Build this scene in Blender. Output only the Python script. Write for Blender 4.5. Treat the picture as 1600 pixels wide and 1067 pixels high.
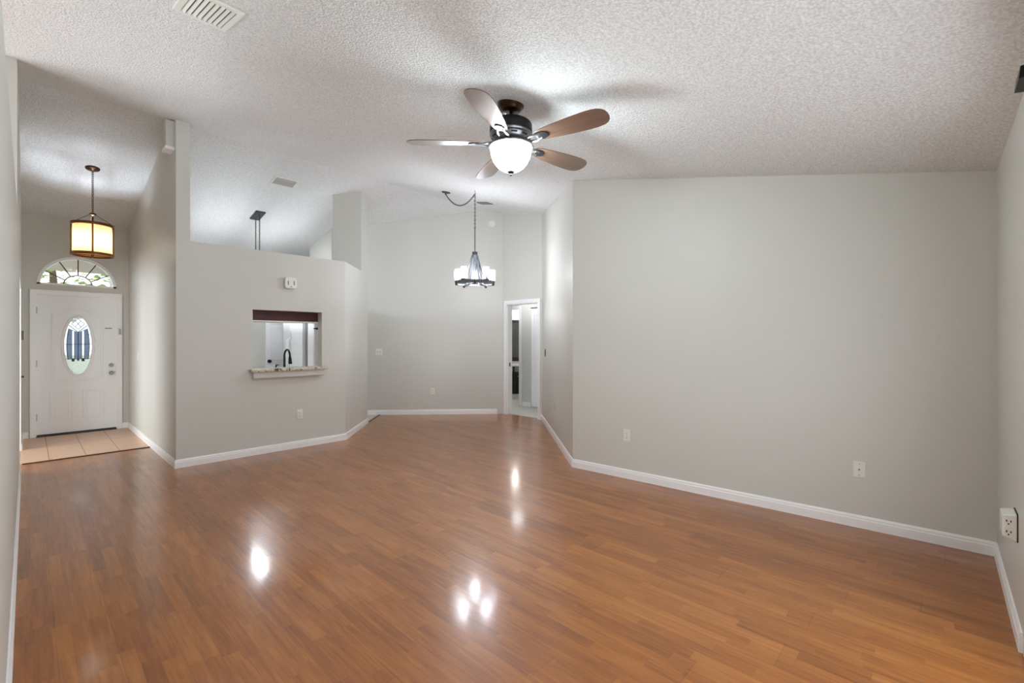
import bpy, bmesh, math, random
from mathutils import Vector, Matrix
from mathutils.geometry import tessellate_polygon

random.seed(4)
R = math.radians
S = bpy.context.scene
COL = S.collection
for o in list(bpy.data.objects):
    bpy.data.objects.remove(o, do_unlink=True)

# House axes: +y runs from the patio wall to the front door, +x from the left wall to the right one, z up, metres.
# ------------------------------------------------------------------ camera
cam_d = bpy.data.cameras.new('camera')
cam = bpy.data.objects.new('camera', cam_d)
COL.objects.link(cam)
cam.location = (0, 0, 1.39)
cam.rotation_euler = (R(90), 0, R(-46.8))
cam_d.sensor_width = 36
cam_d.lens = 36 * 711.1 / 1600
cam_d.shift_y = -2.5 / 1600
cam_d.clip_start = 0.02
S.camera = cam

# ------------------------------------------------------------------ world, daylight, exposure
W = bpy.data.worlds.new('world')
S.world = W
W.use_nodes = True
nt = W.node_tree
bg = nt.nodes['Background']
sky = nt.nodes.new('ShaderNodeTexSky')
sky.sky_type = 'HOSEK_WILKIE'
sky.turbidity = 4.0
sky.sun_direction = (0.5, -0.5, 0.7)
mixw = nt.nodes.new('ShaderNodeMix')
mixw.data_type = 'RGBA'
mixw.inputs[0].default_value = 0.65
mixw.inputs[7].default_value = (0.88, 0.95, 1.0, 1)
nt.links.new(sky.outputs[0], mixw.inputs[6])
nt.links.new(mixw.outputs[2], bg.inputs[0])
bg.inputs[1].default_value = 3.2

def daylight(name, loc, rot, sx, sy, power, col=(1, 0.985, 0.96)):
    d = bpy.data.lights.new(name, 'AREA')
    d.shape = 'RECTANGLE'
    d.size, d.size_y = sx, sy
    d.energy = power
    d.color = col
    o = bpy.data.objects.new(name, d)
    COL.objects.link(o)
    o.location = loc
    o.rotation_euler = rot
    return o

# daylight entering by the sliding patio door (behind the camera) and by the side room's window
daylight('patio_daylight', (1.62, -0.55, 1.05), (R(90), 0, 0), 2.7, 2.0, 18, (0.87, 0.955, 1.0))
# added upward fill for the ceiling, standing for light off an unseen patio slab
daylight('ceiling_fill', (2.1, -0.85, 0.03), (R(180), 0, 0), 3.2, 0.8, 13, (0.90, 0.965, 1.0))
daylight('side_window_daylight', (-2.95, 4.11, 0.82), (R(90), 0, R(-90)), 2.8, 1.35, 120, (0.88, 0.96, 1.0))
daylight('den_fill', (-2.95, 7.51, 1.25), (R(90), 0, R(-90)), 2.8, 1.9, 120, (0.88, 0.96, 1.0))  # added light behind a made-up second window, brightens the foyer

S.view_settings.view_transform = 'Standard'
S.view_settings.look = 'None'
S.view_settings.gamma = 1
S.view_settings.use_curve_mapping = False
S.view_settings.exposure = 0.14
S.cycles.max_bounces = 10
S.cycles.diffuse_bounces = 6
S.cycles.glossy_bounces = 4
S.cycles.transparent_max_bounces = 12
S.cycles.sample_clamp_indirect = 6
S.cycles.caustics_reflective = False
S.cycles.caustics_refractive = False

# ------------------------------------------------------------------ materials
def lin(c):
    return tuple(((v / 255) / 12.92 if v / 255 <= 0.04045 else ((v / 255 + 0.055) / 1.055) ** 2.4) for v in c) + (1,)

class Nodes:
    def __init__(self, name):
        self.m = bpy.data.materials.new(name)
        self.m.use_nodes = True
        self.t = self.m.node_tree
        self.b = self.t.nodes['Principled BSDF']
        self.out = self.t.nodes['Material Output']
    def n(self, kind, **kw):
        x = self.t.nodes.new(kind)
        for k, v in kw.items():
            setattr(x, k, v)
        return x
    def l(self, a, b):
        self.t.links.new(a, b)
    def math(self, op, a, b=None, c=None):
        x = self.n('ShaderNodeMath', operation=op)
        for i, v in enumerate((a, b, c)):
            if v is None:
                continue
            if isinstance(v, (int, float)):
                x.inputs[i].default_value = v
            else:
                self.l(v, x.inputs[i])
        return x.outputs[0]
    def mix(self, f, a, b, blend='MIX'):
        x = self.n('ShaderNodeMix', data_type='RGBA', blend_type=blend)
        for i, v in ((0, f), (6, a), (7, b)):
            if isinstance(v, (int, float, tuple)):
                x.inputs[i].default_value = v
            else:
                self.l(v, x.inputs[i])
        return x.outputs[2]
    def ramp(self, f, stops):
        x = self.n('ShaderNodeValToRGB')
        e = x.color_ramp.elements
        while len(e) < len(stops):
            e.new(0.5)
        for i, (p, c) in enumerate(stops):
            e[i].position = p
            e[i].color = c
        self.l(f, x.inputs[0])
        return x.outputs[0]
    def coords(self, scale=(1, 1, 1)):
        tc = self.n('ShaderNodeTexCoord')
        mp = self.n('ShaderNodeMapping')
        mp.inputs['Scale'].default_value = scale
        self.l(tc.outputs['Object'], mp.inputs[0])
        return mp.outputs[0]
    def noise(self, vec, scale, detail=3, rough=0.5):
        x = self.n('ShaderNodeTexNoise')
        x.inputs['Scale'].default_value = scale
        x.inputs['Detail'].default_value = detail
        x.inputs['Roughness'].default_value = rough
        self.l(vec, x.inputs['Vector'])
        return x.outputs['Fac']
    def bump(self, h, strength, dist, target=None):
        x = self.n('ShaderNodeBump')
        x.inputs['Strength'].default_value = strength
        x.inputs['Distance'].default_value = dist
        self.l(h, x.inputs['Height'])
        self.l(x.outputs[0], self.b.inputs['Normal'])

def plain(name, c, rough=0.5, metal=0.0, vary=0.03, scale=30, bump=0.0, spec=0.5):
    k = Nodes(name)
    v = k.coords()
    f = k.noise(v, scale)
    c0 = lin(c)
    lo = tuple(x * (1 - vary) for x in c0[:3]) + (1,)
    hi = tuple(min(1, x * (1 + vary)) for x in c0[:3]) + (1,)
    k.l(k.mix(f, lo, hi), k.b.inputs['Base Color'])
    k.b.inputs['Roughness'].default_value = rough
    k.b.inputs['Metallic'].default_value = metal
    k.b.inputs['Specular IOR Level'].default_value = spec
    if bump:
        k.bump(f, bump, 0.002)
    return k.m

def glow(name, c, strength):
    k = Nodes(name)
    k.b.inputs['Base Color'].default_value = lin(c)
    k.b.inputs['Emission Color'].default_value = lin(c)
    k.b.inputs['Emission Strength'].default_value = strength
    k.b.inputs['Roughness'].default_value = 0.4
    return k.m

def pane_glass(name, tint=(1, 1, 1), haze=0.0):
    k = Nodes(name)
    tr = k.n('ShaderNodeBsdfTransparent')
    tr.inputs[0].default_value = tint + (1,)
    gl = k.n('ShaderNodeBsdfGlossy')
    gl.inputs['Roughness'].default_value = 0.02
    fr = k.n('ShaderNodeFresnel')
    fr.inputs[0].default_value = 1.5
    mx = k.n('ShaderNodeMixShader')
    gm = k.n('ShaderNodeNewGeometry')
    k.l(k.math('MULTIPLY', fr.outputs[0], k.math('SUBTRACT', 1.0, gm.outputs['Backfacing'])), mx.inputs[0])
    base = tr.outputs[0]
    if haze:
        tl = k.n('ShaderNodeBsdfTranslucent')
        tl.inputs[0].default_value = tint + (1,)
        m2 = k.n('ShaderNodeMixShader')
        f = k.noise(k.coords(), 60)
        k.l(k.math('MULTIPLY_ADD', f, 0.2, haze - 0.1), m2.inputs[0])
        k.l(tr.outputs[0], m2.inputs[1])
        k.l(tl.outputs[0], m2.inputs[2])
        base = m2.outputs[0]
    k.l(base, mx.inputs[1])
    k.l(gl.outputs[0], mx.inputs[2])
    k.l(mx.outputs[0], k.out.inputs[0])
    return k.m

def shade_cloth(name, c, mottled=0.0, trans=0.75, clear=0.0):
    """lamp shade: white or amber material that lets lamp light through"""
    k = Nodes(name)
    tl = k.n('ShaderNodeBsdfTranslucent')
    df = k.n('ShaderNodeBsdfDiffuse')
    c0 = lin(c)
    if mottled:
        f = k.noise(k.coords((1, 1, 0.35)), 22, 4)
        col = k.mix(f, tuple(x * (1 - mottled) for x in c0[:3]) + (1,), c0)
        k.l(col, tl.inputs[0]); k.l(col, df.inputs[0])
    else:
        tl.inputs[0].default_value = c0
        df.inputs[0].default_value = c0
    mx = k.n('ShaderNodeMixShader')
    mx.inputs[0].default_value = trans
    k.l(df.outputs[0], mx.inputs[1]); k.l(tl.outputs[0], mx.inputs[2])
    if clear:
        tp = k.n('ShaderNodeBsdfTransparent')
        tp.inputs[0].default_value = (1.0, 0.93, 0.82, 1)
        m3 = k.n('ShaderNodeMixShader')
        m3.inputs[0].default_value = clear
        k.l(mx.outputs[0], m3.inputs[1]); k.l(tp.outputs[0], m3.inputs[2])
        mx = m3
    k.l(mx.outputs[0], k.out.inputs[0])
    return k.m

def wall_paint(name, c, rough=0.42, spec=0.3):
    k = Nodes(name)
    v = k.coords()
    f = k.noise(v, 1.3, 2)
    c0 = lin(c)
    k.l(k.mix(f, tuple(x * 0.985 for x in c0[:3]) + (1,), tuple(x * 1.015 for x in c0[:3]) + (1,)), k.b.inputs['Base Color'])
    k.b.inputs['Roughness'].default_value = rough
    k.b.inputs['Specular IOR Level'].default_value = spec
    k.bump(k.noise(k.coords((1, 1, 0.7)), 90, 2), 0.10, 0.002)
    return k.m

def popcorn():
    k = Nodes('popcorn_ceiling')
    v = k.coords()
    f = k.noise(v, 75, 4, 0.6)
    vo = k.n('ShaderNodeTexVoronoi')
    vo.inputs['Scale'].default_value = 95
    k.l(v, vo.inputs['Vector'])
    h = k.math('SUBTRACT', f, k.math('MULTIPLY', vo.outputs['Distance'], 0.55))
    k.l(k.ramp(h, [(0.05, lin((222, 222, 222))), (0.45, lin((249, 250, 251)))]), k.b.inputs['Base Color'])
    k.b.inputs['Roughness'].default_value = 0.95
    k.b.inputs['Specular IOR Level'].default_value = 0.1
    k.bump(h, 0.75, 0.012)
    return k.m

def wood_floor():
    k = Nodes('laminate_planks')
    tc = k.n('ShaderNodeTexCoord')
    sp = k.n('ShaderNodeSeparateXYZ')
    k.l(tc.outputs['Object'], sp.inputs[0])
    X, Y = sp.outputs[0], sp.outputs[1]
    def cells(width, length, seed):
        u = k.math('DIVIDE', k.math('ADD', X, 20.05), width)
        row = k.math('FLOOR', u)
        wn = k.n('ShaderNodeTexWhiteNoise', noise_dimensions='2D')
        cb = k.n('ShaderNodeCombineXYZ')
        k.l(row, cb.inputs[0]); cb.inputs[1].default_value = seed
        k.l(cb.outputs[0], wn.inputs['Vector'])
        v = k.math('ADD', k.math('DIVIDE', k.math('ADD', Y, 20.0), length), k.math('MULTIPLY', wn.outputs['Value'], 7.0))
        cell = k.math('FLOOR', v)
        w2 = k.n('ShaderNodeTexWhiteNoise', noise_dimensions='3D')
        c2 = k.n('ShaderNodeCombineXYZ')
        k.l(row, c2.inputs[0]); k.l(cell, c2.inputs[1]); c2.inputs[2].default_value = seed
        k.l(c2.outputs[0], w2.inputs['Vector'])
        fu = k.math('FRACT', u); fv = k.math('FRACT', v)
        su = k.math('LESS_THAN', fu, 0.0016 / width)
        sv = k.math('LESS_THAN', fv, 0.0018 / length)
        return w2.outputs['Value'], k.math('MAXIMUM', su, sv)
    r1, seam1 = cells(0.19, 1.21, 3.0)
    r2, seam2 = cells(0.0633, 0.52, 8.0)
    cb = k.n('ShaderNodeCombineXYZ')
    k.l(k.math('MULTIPLY', X, 26), cb.inputs[0]); k.l(k.math('MULTIPLY', Y, 1.6), cb.inputs[1]); k.l(k.math('MULTIPLY', r2, 40), cb.inputs[2])
    grain = k.noise(cb.outputs[0], 2.2, 6, 0.62)
    cb2 = k.n('ShaderNodeCombineXYZ')
    k.l(k.math('MULTIPLY', X, 7), cb2.inputs[0]); k.l(k.math('MULTIPLY', Y, 0.9), cb2.inputs[1]); k.l(k.math('MULTIPLY', r2, 17), cb2.inputs[2])
    figure = k.noise(cb2.outputs[0], 2.0, 3, 0.5)
    tone = k.math('ADD', k.math('MULTIPLY', r2, 0.15), k.math('MULTIPLY', r1, 0.10))
    tone = k.math('ADD', tone, k.math('MULTIPLY', grain, 0.62))
    tone = k.math('ADD', tone, k.math('MULTIPLY_ADD', figure, 0.36, 0.055))
    col = k.ramp(tone, [(0.36, lin(FLOOR_DARK)), (0.66, lin(FLOOR_MID)), (0.98, lin(FLOOR_LIGHT))])
    col = k.mix(k.math('MULTIPLY', seam1, 0.55), col, lin((62, 36, 22)))
    k.l(col, k.b.inputs['Base Color'])
    k.b.inputs['Roughness'].default_value = 0.31
    k.b.inputs['Coat Weight'].default_value = 0.55
    k.l(k.math('MULTIPLY_ADD', grain, 0.07, 0.09), k.b.inputs['Coat Roughness'])
    k.b.inputs['Specular IOR Level'].default_value = 0.4
    wav = k.noise(k.coords((3.0, 0.8, 1)), 1.2, 2)
    k.bump(wav, 0.02, 0.004)
    return k.m
FLOOR_DARK, FLOOR_MID, FLOOR_LIGHT = (104, 57, 18), (154, 91, 35), (186, 122, 57)

def tile_floor(name, c, grout, w, l, x0, y0):
    k = Nodes(name)
    tc = k.n('ShaderNodeTexCoord')
    sp = k.n('ShaderNodeSeparateXYZ')
    k.l(tc.outputs['Object'], sp.inputs[0])
    u = k.math('FRACT', k.math('DIVIDE', k.math('ADD', sp.outputs[0], 20 * w - x0), w))
    v = k.math('FRACT', k.math('DIVIDE', k.math('ADD', sp.outputs[1], 20 * l - y0), l))
    s = k.math('MAXIMUM', k.math('LESS_THAN', u, 0.007 / w), k.math('LESS_THAN', v, 0.005 / l))
    f = k.noise(k.coords(), 5, 4)
    c0 = lin(c)
    col = k.mix(f, tuple(x * 0.9 for x in c0[:3]) + (1,), tuple(min(1, x * 1.08) for x in c0[:3]) + (1,))
    k.l(k.mix(s, col, lin(grout)), k.b.inputs['Base Color'])
    k.b.inputs['Roughness'].default_value = 0.35
    k.bump(k.math('SUBTRACT', 1.0, s), 0.3, 0.002)
    return k.m

def granite():
    k = Nodes('speckled_granite')
    v = k.coords()
    a = k.noise(v, 38, 5, 0.7)
    b = k.noise(v, 16, 3, 0.6)
    col = k.ramp(k.math('MULTIPLY_ADD', b, 0.5, k.math('MULTIPLY', a, 0.55)),
                 [(0.38, lin((40, 32, 28))), (0.45, lin((126, 106, 84))), (0.5, lin((206, 196, 176))), (0.62, lin((226, 219, 204)))])
    k.l(col, k.b.inputs['Base Color'])
    k.b.inputs['Roughness'].default_value = 0.2
    return k.m

def grained(name, c_lo, c_hi, axis_scale, rough=0.35, coat=0.0):
    k = Nodes(name)
    f = k.noise(k.coords(axis_scale), 3.0, 6, 0.62)
    k.l(k.ramp(f, [(0.3, lin(c_lo)), (0.7, lin(c_hi))]), k.b.inputs['Base Color'])
    k.b.inputs['Roughness'].default_value = rough
    k.b.inputs['Coat Weight'].default_value = coat
    k.b.inputs['Coat Roughness'].default_value = 0.28
    k.bump(f, 0.05, 0.002)
    return k.m

WALLC = (213, 212, 206)
M = dict(
    wall=wall_paint('greige_wall_paint', WALLC),
    ceiling=popcorn(),
    floor=wood_floor(),
    tile=tile_floor('beige_entry_tile', (214, 176, 146), (140, 98, 74), 0.311, 1.035, 0.17, 8.49),
    ktile=tile_floor('pale_kitchen_tile', (222, 204, 184), (150, 124, 104), 0.33, 0.33, 0.0, 0.0),
    halltile=plain('pale_hall_carpet', (206, 203, 198), 0.9, vary=0.12, scale=160, bump=0.3),
    trim=plain('white_trim_paint', (250, 250, 251), 0.32, vary=0.01),
    door=plain('white_door_paint', (248, 249, 252), 0.35, vary=0.01),
    white=plain('white_plastic', (236, 234, 228), 0.35, vary=0.015),
    slot=plain('dark_slot_plastic', (44, 42, 40), 0.5),
    grey=plain('grey_plastic', (122, 120, 116), 0.5),
    bronze=plain('bronze_metal', (66, 48, 36), 0.32, 0.85, vary=0.15),
    brass=plain('brown_brass_metal', (120, 78, 42), 0.35, 0.8, vary=0.15),
    black=plain('black_metal', (24, 23, 23), 0.35, 0.5, vary=0.1),
    gun=plain('gunmetal', (78, 80, 84), 0.3, 0.85, vary=0.1),
    pewter=plain('light_pewter_metal', (150, 152, 156), 0.28, 0.9, vary=0.08),
    nickel=plain('satin_nickel', (168, 166, 162), 0.42, 0.8, vary=0.04),
    weathered=grained('weathered_grey_wood', (70, 72, 76), (128, 131, 138), (20, 20, 1.5), 0.45),
    blade=grained('walnut_fan_blade', (84, 60, 46), (124, 96, 80), (1.2, 26, 26), 0.28, 0.9),
    strip=plain('dark_transition_strip', (74, 42, 26), 0.35, vary=0.1),
    cherry=grained('dark_cherry_wood', (44, 7, 3), (84, 20, 9), (1.5, 9, 9), 0.45),
    granite=granite(),
    fridge=plain('white_appliance_enamel', (236, 238, 240), 0.25, vary=0.01),
    fridge_side=plain('textured_appliance_side', (205, 204, 200), 0.5, vary=0.02, scale=200, bump=0.1),
    darkcab=plain('black_vanity_paint', (18, 18, 20), 0.35, vary=0.1),
    glass=pane_glass('clear_window_glass'),
    frost=pane_glass('frosted_border_glass', (0.95, 0.95, 0.97), 0.35),
    blueglass=pane_glass('blue_grey_textured_glass', (0.30, 0.38, 0.50), 0.35),
    lead=plain('dark_lead_came', (52, 56, 66), 0.4, 0.6),
    bowl=glow('lit_alabaster_glass', (234, 250, 255), 92),
    mica=shade_cloth('amber_mica_shade', (214, 172, 112), 0.2, 0.24, 0.04),
    jar=pane_glass('seeded_jar_glass', (0.97, 0.97, 0.97), 0.07),
    candle=glow('white_candle_bulb', (240, 247, 255), 600),
    amberbulb=glow('amber_bulb', (228, 241, 255), 460),
    kbulb=glow('kitchen_bulb', (240, 247, 255), 350),
    halllamp=glow('hall_lamp_glass', (246, 250, 255), 14),
    vanlight=glow('vanity_lamp_glass', (255, 250, 244), 30),
    mirror=plain('darkened_mirror', (120, 124, 126), 0.04, 1.0, vary=0.01),  # tint darkened to imitate a dim room reflected in the mirror
    leaf=plain('sunlit_leaf', (176, 186, 132), 0.6, vary=0.4, scale=3),
    bark=plain('brown_bark', (92, 76, 60), 0.9, vary=0.2),
    stucco=plain('porch_stucco', (206, 196, 196), 0.8, vary=0.04, bump=0.2),
    concrete=plain('pale_concrete', (196, 190, 180), 0.8, vary=0.06, bump=0.2),
    grass=plain('lawn_ground', (108, 126, 66), 0.9, vary=0.3, scale=8),
)

# ------------------------------------------------------------------ mesh helpers
class MB:
    def __init__(self):
        self.bm = bmesh.new()
    def _add(self, verts, faces, mtx=None):
        vs = [self.bm.verts.new((mtx @ Vector(v)) if mtx else v) for v in verts]
        for f in faces:
            try:
                self.bm.faces.new([vs[i] for i in f])
            except ValueError:
                pass
        return self
    def box(self, x0, x1, y0, y1, z0, z1, mtx=None):
        v = [(x0, y0, z0), (x1, y0, z0), (x1, y1, z0), (x0, y1, z0), (x0, y0, z1), (x1, y0, z1), (x1, y1, z1), (x0, y1, z1)]
        return self._add(v, [(3, 2, 1, 0), (4, 5, 6, 7), (0, 1, 5, 4), (1, 2, 6, 5), (2, 3, 7, 6), (3, 0, 4, 7)], mtx)
    def frustum(self, a, b, mtx=None):
        """two quads given as 4 points each"""
        return self._add(list(a) + list(b), [(3, 2, 1, 0), (4, 5, 6, 7), (0, 1, 5, 4), (1, 2, 6, 5), (2, 3, 7, 6), (3, 0, 4, 7)], mtx)
    def lathe(self, prof, n=28, mtx=None, a0=0.0):
        v, f = [], []
        for r, z in prof:
            for i in range(n):
                a = a0 + 2 * math.pi * i / n
                v.append((r * math.cos(a), r * math.sin(a), z))
        for j in range(len(prof) - 1):
            for i in range(n):
                k = (i + 1) % n
                f.append((j * n + i, j * n + k, (j + 1) * n + k, (j + 1) * n + i))
        if prof[0][0] > 1e-5:
            f.append(tuple(range(n))[::-1])
        if prof[-1][0] > 1e-5:
            f.append(tuple((len(prof) - 1) * n + i for i in range(n)))
        self._add(v, f, mtx)
        return self
    def lathe_open(self, prof, n=28, mtx=None):
        v, f = [], []
        for r, z in prof:
            for i in range(n):
                a = 2 * math.pi * i / n
                v.append((r * math.cos(a), r * math.sin(a), z))
        for j in range(len(prof) - 1):
            for i in range(n):
                k = (i + 1) % n
                f.append((j * n + i, j * n + k, (j + 1) * n + k, (j + 1) * n + i))
        return self._add(v, f, mtx)
    def tube(self, pts, r, n=8, closed=False, mtx=None):
        pts = [Vector(p) for p in pts]
        m = len(pts)
        v, f = [], []
        up = None
        for i, p in enumerate(pts):
            if closed:
                d = pts[(i + 1) % m] - pts[i - 1]
            else:
                d = pts[min(i + 1, m - 1)] - pts[max(i - 1, 0)]
            d.normalize()
            if up is None:
                up = d.orthogonal().normalized()
            up = (up - d * up.dot(d))
            up = up.normalized() if up.length > 1e-6 else d.orthogonal().normalized()
            w = d.cross(up)
            rr = r[i] if isinstance(r, (list, tuple)) else r
            for k in range(n):
                a = 2 * math.pi * k / n
                v.append(tuple(p + up * (rr * math.cos(a)) + w * (rr * math.sin(a))))
        for i in range(m if closed else m - 1):
            j = (i + 1) % m
            for k in range(n):
                l = (k + 1) % n
                f.append((i * n + k, i * n + l, j * n + l, j * n + k))
        if not closed:
            f.append(tuple(range(n))[::-1])
            f.append(tuple((m - 1) * n + k for k in range(n)))
        return self._add(v, f, mtx)
    def sphere(self, c, r, n=14, k=9, sz=1.0, mtx=None):
        prof = [(r * math.sin(math.pi * j / k), -r * sz * math.cos(math.pi * j / k)) for j in range(k + 1)]
        m = Matrix.Translation(c)
        return self.lathe(prof, n, (mtx @ m) if mtx else m)
    def prism(self, outer, holes, fn, depth):
        """polygon with holes in 2-D; fn(u, v, d) gives the 3-D point at depth d"""
        loops = [[Vector((a, b, 0)) for a, b in lp] for lp in [outer] + list(holes)]
        flat = [p for lp in loops for p in lp]
        tris = tessellate_polygon(loops)
        n = len(flat)
        v = [fn(p.x, p.y, 0) for p in flat] + [fn(p.x, p.y, depth) for p in flat]
        f = []
        for t in tris:
            f.append(tuple(t)); f.append(tuple(i + n for i in t)[::-1])
        k = 0
        for lp in loops:
            m = len(lp)
            for i in range(m):
                a, b = k + i, k + (i + 1) % m
                f.append((a, b, b + n, a + n))
            k += m
        return self._add(v, f)
    def build(self, name, mat, parent=None, smooth=False, bevel=0.0, seg=2, loc=None, rot=None):
        bmesh.ops.recalc_face_normals(self.bm, faces=self.bm.faces)
        me = bpy.data.meshes.new(name)
        self.bm.to_mesh(me)
        self.bm.free()
        me.materials.append(M[mat] if isinstance(mat, str) else mat)
        if smooth:
            me.shade_smooth()
            me.set_sharp_from_angle(angle=R(38))
        o = bpy.data.objects.new(name, me)
        COL.objects.link(o)
        if parent:
            o.parent = parent
        if loc is not None:
            o.location = loc
        if rot is not None:
            o.rotation_euler = rot
        if bevel:
            b = o.modifiers.new('bevel', 'BEVEL')
            b.width = bevel
            b.segments = seg
            b.limit_method = 'ANGLE'
            b.angle_limit = R(40)
        return o

def thing(name, label, cat, loc=(0, 0, 0), rot=(0, 0, 0), group=None):
    o = bpy.data.objects.new(name, None)
    COL.objects.link(o)
    o.empty_display_size = 0.1
    o.location = loc
    o.rotation_euler = rot
    return tag(o, label, cat, group)

def tag(o, label, cat, group=None):
    o['label'] = label
    o['category'] = cat
    if group:
        o['group'] = group
    return o

def struct(o):
    o['kind'] = 'structure'
    return o

def facing(nx, ny):
    """rotation for something on a wall whose room side faces (nx, ny): local -y comes out of the wall, local x runs to the viewer's right"""
    return (0, 0, math.atan2(nx, -ny))

RIDGE_Y, RIDGE_Z, PITCH = 6.25, 3.82, 0.206
def ceil_z(y):
    return RIDGE_Z - PITCH * abs(RIDGE_Y - y)
SLOPE = math.atan(PITCH)

# ------------------------------------------------------------------ room shell
def wall(name, p, q, inside, top=None, th=0.12, holes=(), z0=-0.05, mat='wall'):
    """wall with its room face on the line p-q; top None follows the vaulted ceiling"""
    p, q, c = Vector(p), Vector(q), Vector(inside)
    d = q - p
    L = d.length
    d /= L
    nrm = Vector((-d.y, d.x))
    if (c - p).dot(nrm) > 0:
        nrm = -nrm
    if top is None:
        zt = lambda y: ceil_z(y) + 0.03
        outer = [(0, z0), (L, z0), (L, zt(q.y))]
        if (p.y - RIDGE_Y) * (q.y - RIDGE_Y) < 0:
            u = (RIDGE_Y - p.y) / d.y
            outer.append((u, zt(RIDGE_Y)))
        outer.append((0, zt(p.y)))
    else:
        outer = [(0, z0), (L, z0), (L, top), (0, top)]
    holes = [[(u, -0.03 if v <= 0 else v) for u, v in h] for h in holes]
    fn = lambda u, v, k: (p.x + d.x * u + nrm.x * k, p.y + d.y * u + nrm.y * k, v)
    return struct(MB().prism(outer, holes, fn, th).build(name, mat))

def rect(u0, u1, z0, z1):
    return [(u0, z0), (u1, z0), (u1, z1), (u0, z1)]

XL = -0.056                       # left wall face
B0, B1, B2 = (6.13, 5.04), (4.087, 2.925), (4.262, -0.27)
YB = -0.27                        # patio wall face
F1 = (6.14, 5.985)
F0 = (4.455, 7.584)
A2, A3 = (3.03, 6.03), (3.885, 6.955)
FAR_END = (3.81, 8.196)

# floor and ceiling
struct(MB().box(-2.8, 6.2, -0.45, 10.0, -0.12, 0.0).build('floor', 'floor'))
struct(MB().prism([(XL, 7.462), (1.1, 7.462), (1.1, 9.37), (XL, 9.37)], [], lambda u, v, d: (u, v, d), 0.004).build('floor_entry', 'tile'))
struct(MB().box(XL + 0.014, 1.088, 7.44, 7.468, 0.0, 0.009).build('trim_1', 'strip', bevel=0.003))
kt = [(3.985, 7.09), (4.455, 7.575), (3.81, 8.19), (3.81, 9.05), (5.2, 9.05), (5.2, 9.8), (1.22, 9.8), (1.22, 6.14), (2.98, 6.14), (3.55, 6.75), (3.4, 7.0), (3.7, 7.3)]
struct(MB().prism(kt, [], lambda u, v, d: (u, v, d), 0.004).build('floor_kitchen', 'ktile'))
dk = Vector((0.47, 0.485)).normalized(); nk = Vector((dk.y, -dk.x))
struct(MB().prism([(3.98, 7.085), (4.45, 7.57), (4.45 + nk.x * .03, 7.57 + nk.y * .03), (3.98 + nk.x * .03, 7.085 + nk.y * .03)], [], lambda u, v, d: (u, v, d), 0.009).build('trim_2', 'strip'))
prof = [(-0.6, ceil_z(-0.6)), (RIDGE_Y, RIDGE_Z), (10.3, ceil_z(10.3)), (10.3, ceil_z(10.3) + 0.15), (RIDGE_Y, RIDGE_Z + 0.15), (-0.6, ceil_z(-0.6) + 0.15)]
struct(MB().prism(prof, [], lambda u, v, d: (-2.8 + d, u, v), 9.1).build('ceiling', 'ceiling'))

# living-room walls
struct(wall('wall_left', (XL, YB - 0.12), (XL, 5.40), (1, 3), top=2.46))
wall('wall_foyer', (XL, 5.40), (XL, 9.48), (1, 7), holes=[rect(1.5, 3.0, 0.0, 2.04)])
wall('wall_den', (-0.176, 9.36), (-2.6, 9.36), (-1, 3))
arch = [(0.52 + 0.43 * math.cos(a), 2.19 + 0.43 * math.sin(a)) for a in [math.pi * i / 32 for i in range(33)]]
wall('wall_entry', (XL, 9.36), (1.1, 9.36), (0.5, 5), holes=[rect(0.085 - XL, 0.955 - XL, 0.0, 2.045), [(x - XL, z) for x, z in arch]])
wall('wall_corridor', (1.1, 6.02), (1.1, 9.80), (0.5, 7), th=0.128)
wall('wall_kitchen', (1.228, 6.02), A2, (2, 3), top=2.48, holes=[rect(1.856 - 1.228, 2.70 - 1.228, 1.0, 1.757)])
wall('wall_angled', A2, A3, (5, 5), top=2.48)
# column on the end of the angled wall, up to the ceiling
c0, c1 = Vector((3.612, 6.66)), Vector((3.885, 6.955))
nb = Vector((-0.735, 0.68))
pts = [c0, c1, c1 + nb * 0.44, c0 + nb * 0.44]
mb = MB()
mb._add([(p.x, p.y, 0) for p in pts] + [(p.x, p.y, ceil_z(p.y) + 0.03) for p in pts], [(3, 2, 1, 0), (4, 5, 6, 7), (0, 1, 5, 4), (1, 2, 6, 5), (2, 3, 7, 6), (3, 0, 4, 7)])
struct(mb.build('wall_column', 'wall'))
wall('wall_far', FAR_END, F1, (4, 5))
wall('wall_pier', (3.81, 8.10), (3.81, 9.05), (3, 8.5))
door_hole = rect(5.13 - 5.04, 5.885 - 5.04, 0.0, 2.055)
wall('wall_hall', B0, (6.13, 6.07), (4, 5.5), holes=[door_hole])
wall('wall_dining', B1, B0, (4, 5))
wall('wall_right', (4.271, -0.42), B1, (3, 1))
SL0, SL1, SLZ = 0.25, 2.98, 2.06  # unseen patio opening, widened so more daylight reaches the right wall
wall('wall_patio', (-2.6, YB), (4.40, YB), (1, 1), holes=[rect(SL0 + 2.6, SL1 + 2.6, 0.0, SLZ)])
wall('wall_outer', (-2.6, YB - 0.12), (-2.6, 9.48), (-1, 3), holes=[rect(3.1, 5.9, 0.15, 1.5), rect(6.5, 9.3, 0.3, 2.2)])
# kitchen
wall('wall_pantry', (1.1, 9.80), (5.2, 9.80), (2, 8))
wall('wall_nook', (5.2, 9.92), (5.2, 6.95), (4, 9))

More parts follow.
